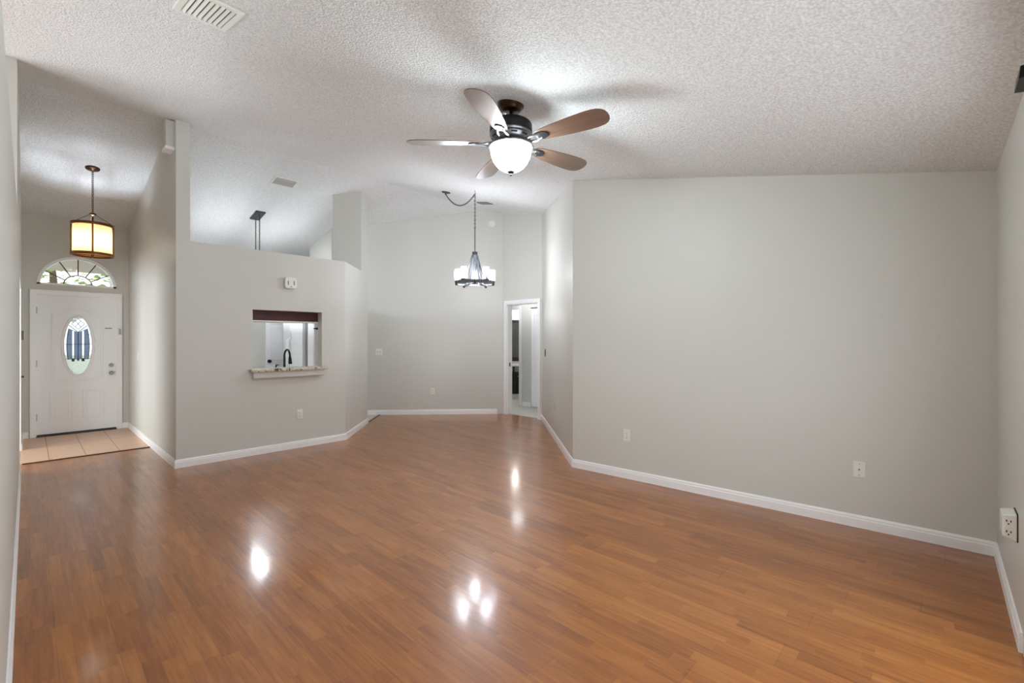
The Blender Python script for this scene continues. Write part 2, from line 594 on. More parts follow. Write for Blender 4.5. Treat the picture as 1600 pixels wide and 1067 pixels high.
# hallway and bathroom seen through the door
struct(MB().box(6.2, 9.3, 4.4, 9.2, -0.12, 0.002).build('floor_hall', 'halltile'))
wall('wall_passage', (7.14, 4.5), (7.14, 9.0), (6.5, 5), top=2.46, holes=[rect(6.49 - 4.5, 7.20 - 4.5, 0.0, 2.05)])
wall('wall_bath', (9.15, 9.1), (9.15, 5.9), (7.5, 7), top=2.46)
wall('wall_vanity', (7.26, 6.15), (9.2, 6.15), (8, 7), top=2.46)
wall('wall_shower', (7.26, 9.0), (9.2, 9.0), (8, 7), top=2.46)
wall('wall_passage_end', (6.25, 4.5), (7.2, 4.5), (6.7, 5), top=2.46)
wall('wall_passage_side', (6.26, 6.05), (6.26, 9.0), (6.8, 6.5), top=2.46)
wall('wall_passage_back', (6.2, 8.6), (7.2, 8.6), (6.8, 6.5), top=2.46)
struct(MB().box(6.255, 9.3, 4.3, 9.2, 2.45, 2.55).build('ceiling_hall', 'ceiling'))

# baseboards
def baseboard(name, p, q, inside, m0=0.0, m1=0.0):
    p, q, c = Vector(p), Vector(q), Vector(inside)
    d = (q - p).normalized()
    n = Vector((-d.y, d.x))
    if (c - p).dot(n) < 0:
        n = -n
    sec = [(-0.004, 0), (0.014, 0), (0.014, 0.062), (0.011, 0.066), (0.011, 0.078), (0.006, 0.090), (-0.004, 0.090)]
    mb = MB()
    v = []
    for e, m in ((p, -m0), (q, m1)):
        for a, z in sec:
            w = e + n * a + d * (m * (a / 0.014))
            v.append((w.x, w.y, z))
    k = len(sec)
    f = [(i, (i + 1) % k, k + (i + 1) % k, k + i) for i in range(k)] + [tuple(range(k))[::-1], tuple(k + i for i in range(k))]
    mb._add(v, f)
    return struct(mb.build(name, 'trim'))
I = (2.5, 3)
baseboard('baseboard_left', (XL, YB), (XL, 6.90), I)
baseboard('baseboard_foyer', (XL, 8.40), (XL, 9.36), I)
baseboard('baseboard_entry', (1.02, 9.36), (1.1, 9.36), (0.5, 7))
baseboard('baseboard_entry_left', (XL, 9.36), (0.012, 9.36), (0.5, 7))
baseboard('baseboard_corridor', (1.1, 9.36), (1.1, 6.02), (0.5, 7), 0, 0.014)
baseboard('baseboard_kitchen', (1.1, 6.02), A2, (2, 3), 0.014, 0.006)
baseboard('baseboard_angled', A2, A3, (5, 5), 0.006, 0)
baseboard('baseboard_far', FAR_END, (6.05, 6.07), (4, 5))
baseboard('baseboard_hall', (6.13, 5.04), (6.13, 5.07), (5, 5.5))
baseboard('baseboard_dining', B0, B1, (4, 5), 0, 0.006)
baseboard('baseboard_right', B1, B2, (3, 1), 0.006, 0)
baseboard('baseboard_patio', (4.26, YB), (3.02, YB), (3, 1))
baseboard('baseboard_passage', (7.14, 6.17), (7.14, 6.40), (6.5, 6))

# ------------------------------------------------------------------ windows and doors of the shell
def casing(name, x0, x1, ztop, w, parent, d=0.018, sill=0.0):
    """door casing on a wall, local frame (viewer's side -y)"""
    outer = [(x0 - w, sill), (x0, sill), (x0, ztop), (x1, ztop), (x1, sill), (x1 + w, sill), (x1 + w, ztop + w), (x0 - w, ztop + w)]
    mb = MB().prism(outer, [], lambda u, v, k: (u, -k, v), d)
    mb.prism([(x0 - w, sill), (x0 - w * 0.62, sill), (x0 - w * 0.62, ztop + w * 0.62), (x1 + w * 0.62, ztop + w * 0.62), (x1 + w * 0.62, sill), (x1 + w, sill), (x1 + w, ztop + w), (x0 - w, ztop + w)], [], lambda u, v, k: (u, -d - k, v), 0.005)
    return mb.build(name, 'trim', parent)

def moulding(mb, path, w=0.018, h=0.007, y=0.0, closed=True):
    """raised bead swept along a path of (x, z) in a door's plane"""
    n = len(path)
    rows = []
    for i in range(n):
        a = Vector(path[i - 1] if (closed or i) else path[0])
        b = Vector(path[(i + 1) % n] if (closed or i < n - 1) else path[-1])
        p = Vector(path[i])
        if closed or 0 < i < n - 1:
            d1 = (p - a).normalized(); d2 = (b - p).normalized()
            nn = Vector((-(d1 + d2).y, (d1 + d2).x))
            nn = nn.normalized() / max(0.5, math.cos(d1.angle(d2, 0) / 2))
        else:
            d = (b - a).normalized(); nn = Vector((-d.y, d.x))
        rows.append([(p.x + nn.x * o, y - e, p.y + nn.y * o) for o, e in ((-w / 2, -0.001), (-w * 0.3, h), (0, h * 0.55), (w * 0.3, h), (w / 2, -0.001))])
    v = [c for r in rows for c in r]
    f = []
    for i in range(n if closed else n - 1):
        j = (i + 1) % n
        for k in range(4):
            f.append((i * 5 + k, i * 5 + k + 1, j * 5 + k + 1, j * 5 + k))
    mb._add(v, f)

# front door (the leaf is a thing; frame and fanlight are the setting)
D = bpy.data.objects.new('door_1', None); COL.objects.link(D); struct(D)
D.location = (0, 9.36, 0)
struct(casing('door_frame', 0.085, 0.955, 2.045, 0.062, D))
mb = MB().box(0.078, 0.09, 0.0, 0.12, 0.0, 2.05).box(0.95, 0.962, 0.0, 0.12, 0.0, 2.05).box(0.078, 0.962, 0.0, 0.12, 2.038, 2.05)
struct(mb.build('door_jamb', 'trim', D))
struct(MB().box(0.085, 0.955, -0.03, 0.12, 0.0, 0.016).build('threshold', 'slot', D))

T = thing('front_door', 'white panelled front door with an oval leaded glass and nickel knobs', 'door', (0.52, 9.372, 0.032))
hw, H = 0.432, 2.004
ov = lambda a, b, n=40: [(a * math.cos(2 * math.pi * i / n), 1.272 + b * math.sin(2 * math.pi * i / n)) for i in range(n)]
OA, OB = 0.155, 0.435
mb = MB().prism(rect(-hw, hw, 0, H), [ov(OA, OB)], lambda u, v, k: (u, k, v), 0.045)
mb.build('panel', 'door', T)
mb = MB()
top = [(-0.27, 0.76), (0.27, 0.76), (0.27, 1.74)]
for i in range(17):
    t = i / 16
    x = 0.27 - 0.54 * t
    s = max(0.0, 1 - abs(x) / 0.22)
    top.append((x, 1.74 + 0.10 * (0.5 - 0.5 * math.cos(math.pi * s))))
top = [p for i, p in enumerate(top) if i == 0 or (Vector(p) - Vector(top[i - 1])).length > 1e-4]
moulding(mb, top, 0.024, 0.0062)
moulding(mb, [(x * 0.9, z) for x, z in [(-0.27, 0.79), (0.27, 0.79), (0.27, 1.70)] + [(0.27 - 0.54 * i / 16, 1.70 + 0.10 * (0.5 - 0.5 * math.cos(math.pi * max(0.0, 1 - abs(0.27 - 0.54 * i / 16) / 0.22)))) for i in range(1, 17)]], 0.014, 0.0025)
for x0, x1 in ((-0.29, -0.06), (0.06, 0.29)):
    moulding(mb, [(x0, 0.20), (x1, 0.20), (x1, 0.60), (x0, 0.60)], 0.024, 0.0062)
    moulding(mb, [(x0 + .04, 0.24), (x1 - .04, 0.24), (x1 - .04, 0.56), (x0 + .04, 0.56)], 0.016, 0.004)
mb.build('moulding', 'door', T, smooth=True)
mb = MB()
moulding(mb, ov(OA + 0.012, OB + 0.012, 48), 0.034, 0.014)
mb.build('oval_frame', 'door', T, smooth=True)
# leaded glass: clear border, blue textured middle, white strips, cames
zc = 1.272
inner = [(0.118 * math.cos(a), zc + 0.03 + (0.30 if math.sin(a) > 0 else 0.315) * math.sin(a)) for a in [2 * math.pi * i / 40 for i in range(40)]]
inner = [(x, min(max(z, zc - 0.205), zc + 0.37)) for x, z in inner]
innr = []
for p in inner:
    if not innr or (Vector(p) - Vector(innr[-1])).length > 1e-4:
        innr.append(p)
inner = innr
G = MB().prism(ov(OA + 0.004, OB + 0.004), [], lambda u, v, k: (u, 0.020 + k, v), 0.004).build('oval_glass', 'frost', T)
strips = [rect(-0.068, -0.040, zc - 0.20, zc + 0.22), rect(0.040, 0.068, zc - 0.20, zc + 0.22)]
chev = [(0.0, zc + 0.225), (0.105, zc + 0.33), (0.0, zc + 0.30), (-0.105, zc + 0.33)]
vest = []
n = 24
for i in range(n + 1):
    t = i / n
    z = zc - 0.205 + 0.46 * t
    w = 0.122 * math.sqrt(max(0, 1 - ((z - zc - 0.0) / 0.44) ** 2))
    vest.append((w, z))
poly = vest + [(0.0, zc + 0.20)] + [(-x, z) for x, z in vest[::-1]]
MB().prism(poly, strips, lambda u, v, k: (u, 0.0165 + k, v), 0.003).build('blue_pane', 'blueglass', T)
mb = MB()
Y = 0.0155
def came(*pts, r=0.0042):
    mb.tube([(x, Y, z) for x, z in pts], r, 6)
came(*[(x, z) for x, z in vest]); came(*[(-x, z) for x, z in vest])
came((0, zc - 0.21), (0, zc + 0.20))
came((-0.148, zc + 0.02), (0.148, zc + 0.02), r=0.0035)
for sx in (-1, 1):
    for x in (0.040, 0.068):
        came((sx * x, zc - 0.20), (sx * x, zc + 0.22), r=0.0028)
    came((0, zc + 0.20), (sx * 0.10, zc + 0.305))
    came((0, zc + 0.245), (sx * 0.07, zc + 0.325), r=0.003)
    came((sx * 0.03, zc + 0.28), (-sx * 0.028, zc + 0.37), r=0.003)
    came((sx * 0.07, zc + 0.325), (0, zc + 0.40), r=0.003)
    came((sx * 0.095, zc + 0.17), (sx * 0.145, zc + 0.17), r=0.003)
    came((sx * 0.10, zc - 0.195), (sx * 0.14, zc - 0.195), r=0.003)
    mb.box(sx * 0.054 - 0.016, sx * 0.054 + 0.016, Y - 0.003, Y + 0.003, zc - 0.235, zc - 0.19)
mb.box(-0.012, 0.012, Y - 0.003, Y + 0.003, zc - 0.225, zc - 0.195)
mb.build('came', 'lead', T)
def knob(name, x, z, parent, mat='nickel', r=0.029):
    prof = [(0.0, -0.06), (r * 0.6, -0.058), (r, -0.045), (r * 0.85, -0.028), (r * 0.35, -0.02), (r * 0.35, -0.008), (r * 1.05, -0.006), (r * 1.05, 0.0)]
    m = Matrix.Translation((x, 0, z)) @ Matrix.Rotation(R(-90), 4, 'X')
    return MB().lathe(prof, 20, m).build(name, mat, parent, smooth=True)
knob('knob', 0.372, 0.848, T)
k2 = MB().lathe([(0, -0.025), (0.020, -0.024), (0.028, -0.012), (0.028, 0)], 20, Matrix.Translation((0.372, 0, 0.968)) @ Matrix.Rotation(R(-90), 4, 'X')).build('deadbolt', 'nickel', T, smooth=True)
MB().box(0.366, 0.378, -0.04, -0.02, 0.95, 0.986).build('thumb_turn', 'nickel', k2, bevel=0.003)
MB().box(0.298, 0.378, -0.006, 0.001, 1.528, 1.546).build('guard_plate', 'nickel', T, bevel=0.003)
for z in (0.25, 1.02, 1.78):
    MB().box(-hw - 0.010, -hw + 0.006, -0.014, -0.001, z - 0.05, z + 0.05).build('hinge', 'nickel', T, bevel=0.002)
MB().box(-hw, hw, -0.002, 0.043, -0.012, 0.0).build('sweep', 'slot', T)

tag(MB().box(-0.012, 0.012, -0.014, 0, -0.045, 0.045).build('contact_sensor', 'nickel', bevel=0.003, loc=(0.988, 9.337, 1.52)),
    'small grey contact sensor on the right side of the front door casing', 'sensor')

# fanlight
Fw = bpy.data.objects.new('window_1', None); COL.objects.link(Fw); struct(Fw)
Fw.location = (0.52, 9.36, 2.19)
half = lambda r, n=32: [(r * math.cos(math.pi * i / n), r * math.sin(math.pi * i / n)) for i in range(n + 1)]
ring = half(0.43) + [(x, z + (0.0)) for x, z in half(0.395)[::-1]]
fr = MB().prism(ring, [], lambda u, v, k: (u, -0.008 + k, v), 0.11)
fr.box(-0.43, 0.43, -0.008, 0.102, -0.0, 0.022)
struct(fr.build('window_frame', 'trim', Fw))
struct(MB().prism(half(0.412), [], lambda u, v, k: (u, 0.05 + k, v), 0.005).build('window_pane', 'glass', Fw))
mb = MB()
for a in (30, 60, 90, 120, 150):
    ca, sa = math.cos(R(a)), math.sin(R(a))
    mb.tube([(0.155 * ca, 0.046, 0.155 * sa), (0.402 * ca, 0.046, 0.402 * sa)], 0.0075, 6)
mb.tube([(0.155 * math.cos(math.pi * i / 16), 0.046, 0.02 + 0.14 * math.sin(math.pi * i / 16)) for i in range(17)], 0.0075, 6)
struct(mb.build('muntin', 'brass', Fw))

Fd = bpy.data.objects.new('door_4', None); COL.objects.link(Fd); struct(Fd)
Fd.location = (XL, 7.65, 0)
struct(MB().box(-0.122, 0.002, -0.75, -0.735, 0, 2.04).box(-0.122, 0.002, 0.735, 0.75, 0, 2.04).box(-0.122, 0.002, -0.75, 0.75, 2.025, 2.04).build('door_jamb', 'trim', Fd))

# hall door opening: jamb and casing
Hd = bpy.data.objects.new('door_2', None); COL.objects.link(Hd); struct(Hd)
Hd.location = (6.13, 5.04, 0); Hd.rotation_euler = facing(-1, 0)
# local x runs to viewer's right = -y
a0, a1 = -(5.885 - 5.04), -(5.13 - 5.04)
struct(casing('door_frame', a0, a1, 2.055, 0.062, Hd))
mb = MB().box(a0 - 0.002, a0 + 0.014, 0, 0.125, 0, 2.055).box(a1 - 0.014, a1 + 0.002, 0, 0.125, 0, 2.055).box(a0, a1, 0, 0.125, 2.042, 2.058)
j = struct(mb.build('door_jamb', 'trim', Hd))
struct(MB().box(a0 + 0.012, a0 + 0.017, 0.045, 0.075, 0.895, 0.965).build('strike_plate', 'slot', Hd))

# bathroom doorway and closet door beyond
Bd = bpy.data.objects.new('door_3', None); COL.objects.link(Bd); struct(Bd)
Bd.location = (7.14, 0, 0); Bd.rotation_euler = facing(-1, 0)
struct(casing('door_frame', -7.20, -6.49, 2.05, 0.062, Bd))
struct(MB().box(-6.502, -6.488, 0, 0.125, 0, 2.05).box(-7.202, -7.188, 0, 0.125, 0, 2.05).box(-7.2, -6.49, 0, 0.125, 2.036, 2.052).build('door_jamb', 'trim', Bd))
Cd = thing('closet_door', 'white bifold closet door across the hallway behind the doorway', 'door', (7.128, 5.72, 0.0), facing(-1, 0))
for k, (x0, x1) in enumerate(((-0.40, -0.005), (0.005, 0.40))):
    lf = MB().box(x0, x1, -0.03, 0.0, 0.02, 2.03).build('leaf', 'door', Cd, bevel=0.002)
    mb = MB()
    for z0, z1 in ((0.12, 0.86), (0.98, 1.9)):
        moulding(mb, [(x0 + .07, z0), (x1 - .07, z0), (x1 - .07, z1), (x0 + .07, z1)], 0.02, 0.006, y=-0.03)
    mb.build('moulding', 'door', lf)
MB().box(-0.42, 0.42, -0.028, -0.002, 2.035, 2.055).build('track', 'slot', Cd)

# sliding patio door behind the camera
Pw = bpy.data.objects.new('window_2', None); COL.objects.link(Pw); struct(Pw)
Pw.location = (0, YB, 0)
mb = MB()
xm = (SL0 + SL1) / 2
for x0, x1, y0 in ((SL0, xm + 0.03, -0.06), (xm - 0.03, SL1, -0.10)):
    mb.box(x0, x0 + 0.06, y0, y0 + 0.035, 0.02, SLZ - 0.02).box(x1 - 0.06, x1, y0, y0 + 0.035, 0.02, SLZ - 0.02)
    mb.box(x0, x1, y0, y0 + 0.035, 0.02, 0.10).box(x0, x1, y0, y0 + 0.035, SLZ - 0.08, SLZ - 0.02)
mb.box(SL0 - 0.0, SL1, -0.12, 0.0, 0.0, 0.02).box(SL0, SL1, -0.12, 0.0, SLZ - 0.02, SLZ)
struct(mb.build('window_frame', 'trim', Pw))
struct(MB().box(SL0 + .06, xm - 0.03, -0.045, -0.040, 0.1, SLZ - 0.08).build('window_pane', 'glass', Pw))
struct(MB().box(xm + .03, SL1 - 0.06, -0.085, -0.080, 0.1, SLZ - 0.08).build('window_pane', 'glass', Pw))
Sw = bpy.data.objects.new('window_3', None); COL.objects.link(Sw); struct(Sw)
Sw.location = (-2.66, 4.11, 0.15)
mb = MB().box(-.06, .06, -1.4, -1.35, 0, 1.35).box(-.06, .06, 1.35, 1.4, 0, 1.35).box(-.06, .06, -1.4, 1.4, 0, .05).box(-.06, .06, -1.4, 1.4, 1.30, 1.35).box(-.03, .03, -.02, .02, 0, 1.35)
struct(mb.build('window_frame', 'trim', Sw))
struct(MB().box(-.003, .003, -1.37, 1.37, .03, 1.32).build('window_pane', 'glass', Sw))

Dw = bpy.data.objects.new('added_window', None); COL.objects.link(Dw); struct(Dw)  # made-up second side-room window, unseen, put in to light the foyer
Dw.location = (-2.66, 7.51, 0.3)
mb = MB().box(-.06, .06, -1.4, -1.35, 0, 1.9).box(-.06, .06, 1.35, 1.4, 0, 1.9).box(-.06, .06, -1.4, 1.4, 0, .05).box(-.06, .06, -1.4, 1.4, 1.85, 1.9).box(-.03, .03, -.02, .02, 0, 1.9)
struct(mb.build('window_frame', 'trim', Dw))
struct(MB().box(-.003, .003, -1.37, 1.37, .03, 1.87).build('window_pane', 'glass', Dw))

# black bracket high on the patio wall, just in frame
t = thing('wall_bracket', 'small black bracket high on the right-hand wall under the ceiling', 'bracket', (2.14, YB, 2.18), (0, 0, 0))
MB().box(0.0, 0.13, -0.002, 0.006, -0.03, 0.10).build('back_plate', 'black', t, bevel=0.002)
MB().frustum([(0.0, 0.004, 0.022), (0.12, 0.004, 0.022), (0.12, 0.088, 0.034), (0.0, 0.088, 0.034)],
             [(0.0, 0.004, 0.075), (0.12, 0.004, 0.075), (0.12, 0.084, 0.074), (0.0, 0.084, 0.074)]).build('arm', 'black', t, bevel=0.002)
MB()._add([(-.010, 0.004, 0.024), (0.0, 0.086, 0.034), (0.0, 0.004, 0.064), (0.01, 0.004, 0.024), (0.01, 0.086, 0.034), (0.01, 0.004, 0.064)],
          [(0, 1, 2), (3, 5, 4), (0, 3, 4, 1), (1, 4, 5, 2), (2, 5, 3, 0)]).build('gusset', 'slot', t)

# ------------------------------------------------------------------ wall plates
def plate_root(label, cat, name, loc, n, group=None):
    return thing(name, label, cat, loc, facing(*n), group)
def duplex(label, loc, n, w=0.072, h=0.118, mat='white', group=None):
    t = plate_root(label, 'outlet', 'wall_outlet', loc, n, group)
    MB().box(-w / 2, w / 2, -0.006, 0.001, -h / 2, h / 2).build('cover_plate', mat, t, bevel=0.0025)
    for z in (-0.022, 0.022):
        s = MB().box(-0.017, 0.017, -0.0085, -0.004, z - 0.0135, z + 0.0135).build('socket', mat, t, bevel=0.004)
        MB().box(-0.009, -0.006, -0.0092, -0.008, z - 0.001, z + 0.008).box(0.006, 0.009, -0.0092, -0.008, z - 0.001, z + 0.007).lathe([(0.003, -0.0092), (0.003, -0.008)], 10, Matrix.Translation((0, 0, z - 0.007)) @ Matrix.Rotation(R(-90), 4, 'X')).build('slot', 'slot', s)
    MB().lathe([(0, -0.0075), (0.003, -0.007), (0.003, -0.005)], 10, Matrix.Rotation(R(-90), 4, 'X')).build('screw', 'nickel', t)
    return t
nR = Vector((B2[0] - B1[0], B2[1] - B1[1])).normalized(); nR = (nR.y, -nR.x)   # room-side normal of the right wall
if nR[0] > 0: nR = (-nR[0], -nR[1])
dF = Vector((F1[0] - FAR_END[0], F1[1] - FAR_END[1])).normalized(); nF = (dF.y, -dF.x)
if nF[1] > 0: nF = (-nF[0], -nF[1])
dD = Vector((B1[0] - B0[0], B1[1] - B0[1])).normalized(); nD = (-dD.y, dD.x)
if nD[0] > 0: nD = (-nD[0], -nD[1])
def onR(y): return B1[0] + (B2[0] - B1[0]) * (B1[1] - y) / (B1[1] - B2[1])
def onF(x): return FAR_END[1] + (F1[1] - FAR_END[1]) * (x - FAR_END[0]) / (F1[0] - FAR_END[0])
def onD(x): return B1[1] + (B0[1] - B1[1]) * (x - B1[0]) / (B0[0] - B1[0])

duplex('white duplex outlet low on the kitchen half wall below the pass-through', (2.408, 6.02, 0.431), (0, -1))
duplex('white duplex outlet low on the far dining wall near the doorway', (5.18, onF(5.18), 0.434), nF)
duplex('white duplex outlet low on the big grey right wall, nearer the dining room', (onR(2.287), 2.287, 0.433), nR)
duplex('wall-coloured outlet low on the bright wall right of the hallway doorway', (5.03, onD(5.03), 0.47), nD, mat='wall')

t = plate_root('white cable wall plate with a dark jack on the big grey right wall', 'cable plate', 'coax_plate', (onR(0.433), 0.433, 0.43), nR)
MB().box(-.036, .036, -0.006, 0.001, -.059, .059).build('cover_plate', 'white', t, bevel=0.0025)
MB().lathe([(0, -0.014), (0.004, -0.014), (0.005, -0.006), (0.008, -0.0058), (0.008, -0.004)], 12, Matrix.Rotation(R(-90), 4, 'X')).build('jack', 'slot', t)
for z in (-0.042, 0.042):
    MB().lathe([(0, -0.008), (0.0035, -0.0075), (0.0035, -0.005)], 10, Matrix.Translation((0, 0, z)) @ Matrix.Rotation(R(-90), 4, 'X')).build('screw', 'grey', t)

def switch(label, loc, n, gangs=1, mat='white', tog='white', h=0.118, paddle=False):
    t = plate_root(label, 'switch', 'light_switch', loc, n)
    w = 0.072 + 0.046 * (gangs - 1)
    MB().box(-w / 2, w / 2, -0.006, 0.001, -h / 2, h / 2).build('cover_plate', mat, t, bevel=0.0025)
    for g in range(gangs):
        x = (g - (gangs - 1) / 2) * 0.046
        if paddle:
            MB().box(x - .016, x + .016, -0.010, -0.004, -.033, .033).build('paddle', tog, t, bevel=0.002)
        else:
            MB().box(x - .006, x + .006, -0.007, -0.004, -.014, .014).build('slot', 'grey', t)
            MB().frustum([(x - .004, -.005, -.004), (x + .004, -.005, -.004), (x + .004, -.005, .008), (x - .004, -.005, .008)],
                         [(x - .003, -.017, .004), (x + .003, -.017, .004), (x + .003, -.017, .010), (x - .003, -.017, .010)]).build('toggle', tog, t)
    return t
switch('white two-gang switch plate on the far dining wall near the angled wall', (4.465, onF(4.465), 1.168), nF, 2)
switch('dark rocker switch on the bright wall right of the hallway doorway', (5.80, onD(5.80), 1.18), nD, 1, 'black', 'black', paddle=True)
switch('pale switch plate on the corridor wall right of the front door', (1.10, 8.46, 1.155), (-1, 0), 1)

# alarm with two dark slots
t = plate_root('white rounded alarm with two dark slots high on the kitchen half wall', 'alarm', 'gas_alarm', (2.286, 6.02, 2.11), (0, -1))
def rrect(w, h, r, n=6):
    p = []
    for cx, cz, a0 in ((w - r, h - r, 0), (-w + r, h - r, 90), (-w + r, -h + r, 180), (w - r, -h + r, 270)):
        for i in range(n + 1):
            a = R(a0 + 90 * i / n)
            p.append((cx + r * math.cos(a), cz + r * math.sin(a)))
    return p
MB().prism(rrect(0.066, 0.066, 0.024), [], lambda u, v, k: (u, -k, v), 0.012).build('backplate', 'grey', t)
MB().prism(rrect(0.071, 0.069, 0.026), [], lambda u, v, k: (u, -0.010 - k, v), 0.032).build('housing', 'white', t, bevel=0.008, seg=3)
for x in (-0.036, 0.036):
    MB().prism([(x + a, z) for a, z in rrect(0.006, 0.027, 0.005)], [], lambda u, v, k: (u, -0.0415 - k, v), 0.0016).build('grille_slot', 'grey', t)
MB().box(-.012, .012, -0.0435, -0.041, -.052, -.046).build('button', 'slot', t)

# smoke detector on the far wall
t = plate_root('round white smoke detector high on the far dining wall', 'smoke detector', 'smoke_detector', (5.983, onF(5.983), 3.572), nF)
RX = Matrix.Rotation(R(-90), 4, 'X')
MB().lathe([(0.0, -0.040), (0.045, -0.039), (0.058, -0.030), (0.066, -0.012), (0.070, -0.008), (0.070, 0.001)], 28, RX).build('housing', 'white', t, smooth=True)
MB().lathe([(0.030, -0.0405), (0.034, -0.042), (0.038, -0.0395)], 28, RX).build('vent_ring', 'white', t)
MB().lathe([(0, -0.046), (0.011, -0.045), (0.012, -0.039)], 16, RX).build('test_button', 'white', t)

# keypad and small black knob on the left foyer wall
t = plate_root('slim white keypad on the left wall beside the front door', 'keypad', 'alarm_keypad', (XL, 8.90, 1.45), (1, 0))
MB().box(-.06, .06, -0.024, 0.001, -.06, .06).build('housing', 'grey', t, bevel=0.003)
MB().box(-.056, .056, -0.030, -0.022, -.057, .057).build('face', 'white', t, bevel=0.002)
t = plate_root('small black peg low on the left wall beside the front door', 'peg', 'wall_peg', (XL, 9.05, 0.89), (1, 0))
MB().lathe([(0.0, -0.024), (0.012, -0.023), (0.017, -0.015), (0.006, -0.010), (0.006, -0.004), (0.02, -0.003), (0.02, 0.001)], 16, RX).build('handle', 'black', t, smooth=True)

# side-outlet adapter on the patio wall
t = plate_root('chunky white plug-in outlet adapter on the wall at the right edge', 'outlet adapter', 'outlet_adapter', (3.24, YB, 0.505), (0, 1))
# facing +y: local x points to -x of the house, local -y comes out of the wall
MB().box(-.062, .062, -0.005, 0.001, -.066, .066).build('cover_plate', 'slot', t)  # plate coloured dark to draw the shadow gap behind the adapter
body = MB().frustum([(-.066, -.004, -.066), (.066, -.004, -.066), (.066, -.004, .064), (-.066, -.004, .064)],
                    [(-.052, -.052, -.046), (.062, -.052, -.046), (.062, -.052, .054), (-.052, -.052, .054)]).build('housing', 'white', t, bevel=0.005, seg=3)
for z in (-0.024, 0.026):
    x = 0.0642
    MB().box(x - .002, x + .0015, -0.040, -0.036, z - .002, z + .008).box(x - .002, x + .0015, -0.026, -0.022, z - .002, z + .007).box(x - .002, x + .0015, -0.034, -0.029, z - .014, z - .008).build('slot', 'slot', body)

# boxed bump under the ceiling at the top of the corridor wall
t = thing('wall_box', 'small boxed-in bump under the ceiling at the top of the corridor wall', 'wall box', (1.1, 6.15, 3.46))
zt = 0.33
mb = MB()
mb._add([(-.075, -.06, .03), (.0, -.06, .03), (.0, .10, .03), (-.075, .10, .03), (-.075, -.06, ceil_z(6.09) - 3.47), (0, -.06, ceil_z(6.09) - 3.47), (0, .10, ceil_z(6.25) - 3.47), (-.075, .10, ceil_z(6.25) - 3.47)],
        [(3, 2, 1, 0), (4, 5, 6, 7), (0, 1, 5, 4), (1, 2, 6, 5), (2, 3, 7, 6), (3, 0, 4, 7)])
mb.build('housing', 'wall', t)
o = MB().box(-.083, .0, -.068, .108, 0.0, .032).build('bottom_panel', 'trim', t, bevel=0.003)
o['label'] = 'white bottom panel'

# ------------------------------------------------------------------ ceiling grilles
def ceiling_frame(x, y, up=False):
    a = SLOPE if y < RIDGE_Y else -SLOPE
    return (x, y, ceil_z(y)), (a, 0, 0)
def grille(label, x, y, wx, wy, slats, along, mat='white', back='slot', tilt=28, depth=0.014, border=0.028):
    loc, rot = ceiling_frame(x, y)
    t = thing('ceiling_vent', label, 'vent', loc, rot)
    hx, hy = wx / 2, wy / 2
    MB().prism(rect(-hx, hx, -hy, hy), [rect(-hx + border, hx - border, -hy + border, hy - border)], lambda u, v, k: (u, v, -k), depth).build('frame', mat, t, bevel=0.003)
    MB().box(-hx + .005, hx - .005, -hy + .005, hy - .005, -0.004, -0.001).build('backing', back, t)
    ix, iy = hx - border, hy - border
    for i in range(slats):
        f = (i + 0.5) / slats * 2 - 1
        if along == 'y':
            m = Matrix.Translation((f * ix, 0, -0.010)) @ Matrix.Rotation(R(tilt), 4, 'Y')
            w = ix / slats * 0.72
            MB().box(-w, w, -iy, iy, -0.0012, 0.0012, m).build('slat', mat, t)
        else:
            m = Matrix.Translation((0, f * iy, -0.010)) @ Matrix.Rotation(R(tilt), 4, 'X')
            w = iy / slats * 0.72
            MB().box(-ix, ix, -w, w, -0.0012, 0.0012, m).build('slat', mat, t)
    return t
grille('large white slatted ceiling register at the top edge above the foyer', 0.642, 2.762, 0.245, 0.345, 8, 'y', border=0.030, tilt=35)
grille('white framed return grille on the ceiling above the kitchen', 2.555, 6.92, 0.335, 0.245, 14, 'x', back='grey', tilt=20, border=0.022)
grille('dark ceiling register behind the dining chandelier chain', 5.205, 5.51, 0.145, 0.26, 7, 'y', mat='grey', tilt=30, border=0.016)

# ------------------------------------------------------------------ chains
def chain_mesh(mb, pts, link=0.034, r=0.0028, w=0.009):
    """interlocked links along a polyline"""
    pts = [Vector(p) for p in pts]
    seg = []
    for a, b in zip(pts[:-1], pts[1:]):
        seg.append((a, b, (b - a).length))
    total = sum(s[2] for s in seg)
    n = max(2, int(total / (link * 0.74)))
    for i in range(n):
        d = (i + 0.5) / n * total
        for a, b, l in seg:
            if d <= l or (a, b, l) == seg[-1]:
                t = min(1, d / l); p = a.lerp(b, t); dr = (b - a).normalized(); break
            d -= l
        s = dr.orthogonal().normalized()
        if abs(dr.z) < 0.999:
            s = dr.cross(Vector((0, 0, 1))).normalized()
        if i % 2:
            s = dr.cross(s).normalized()
        ring = []
        for k in range(10):
            a = 2 * math.pi * k / 10
            ring.append(p + dr * (link / 2 * math.cos(a)) + s * (w * math.sin(a)))
        mb.tube(ring, r, 5, closed=True)

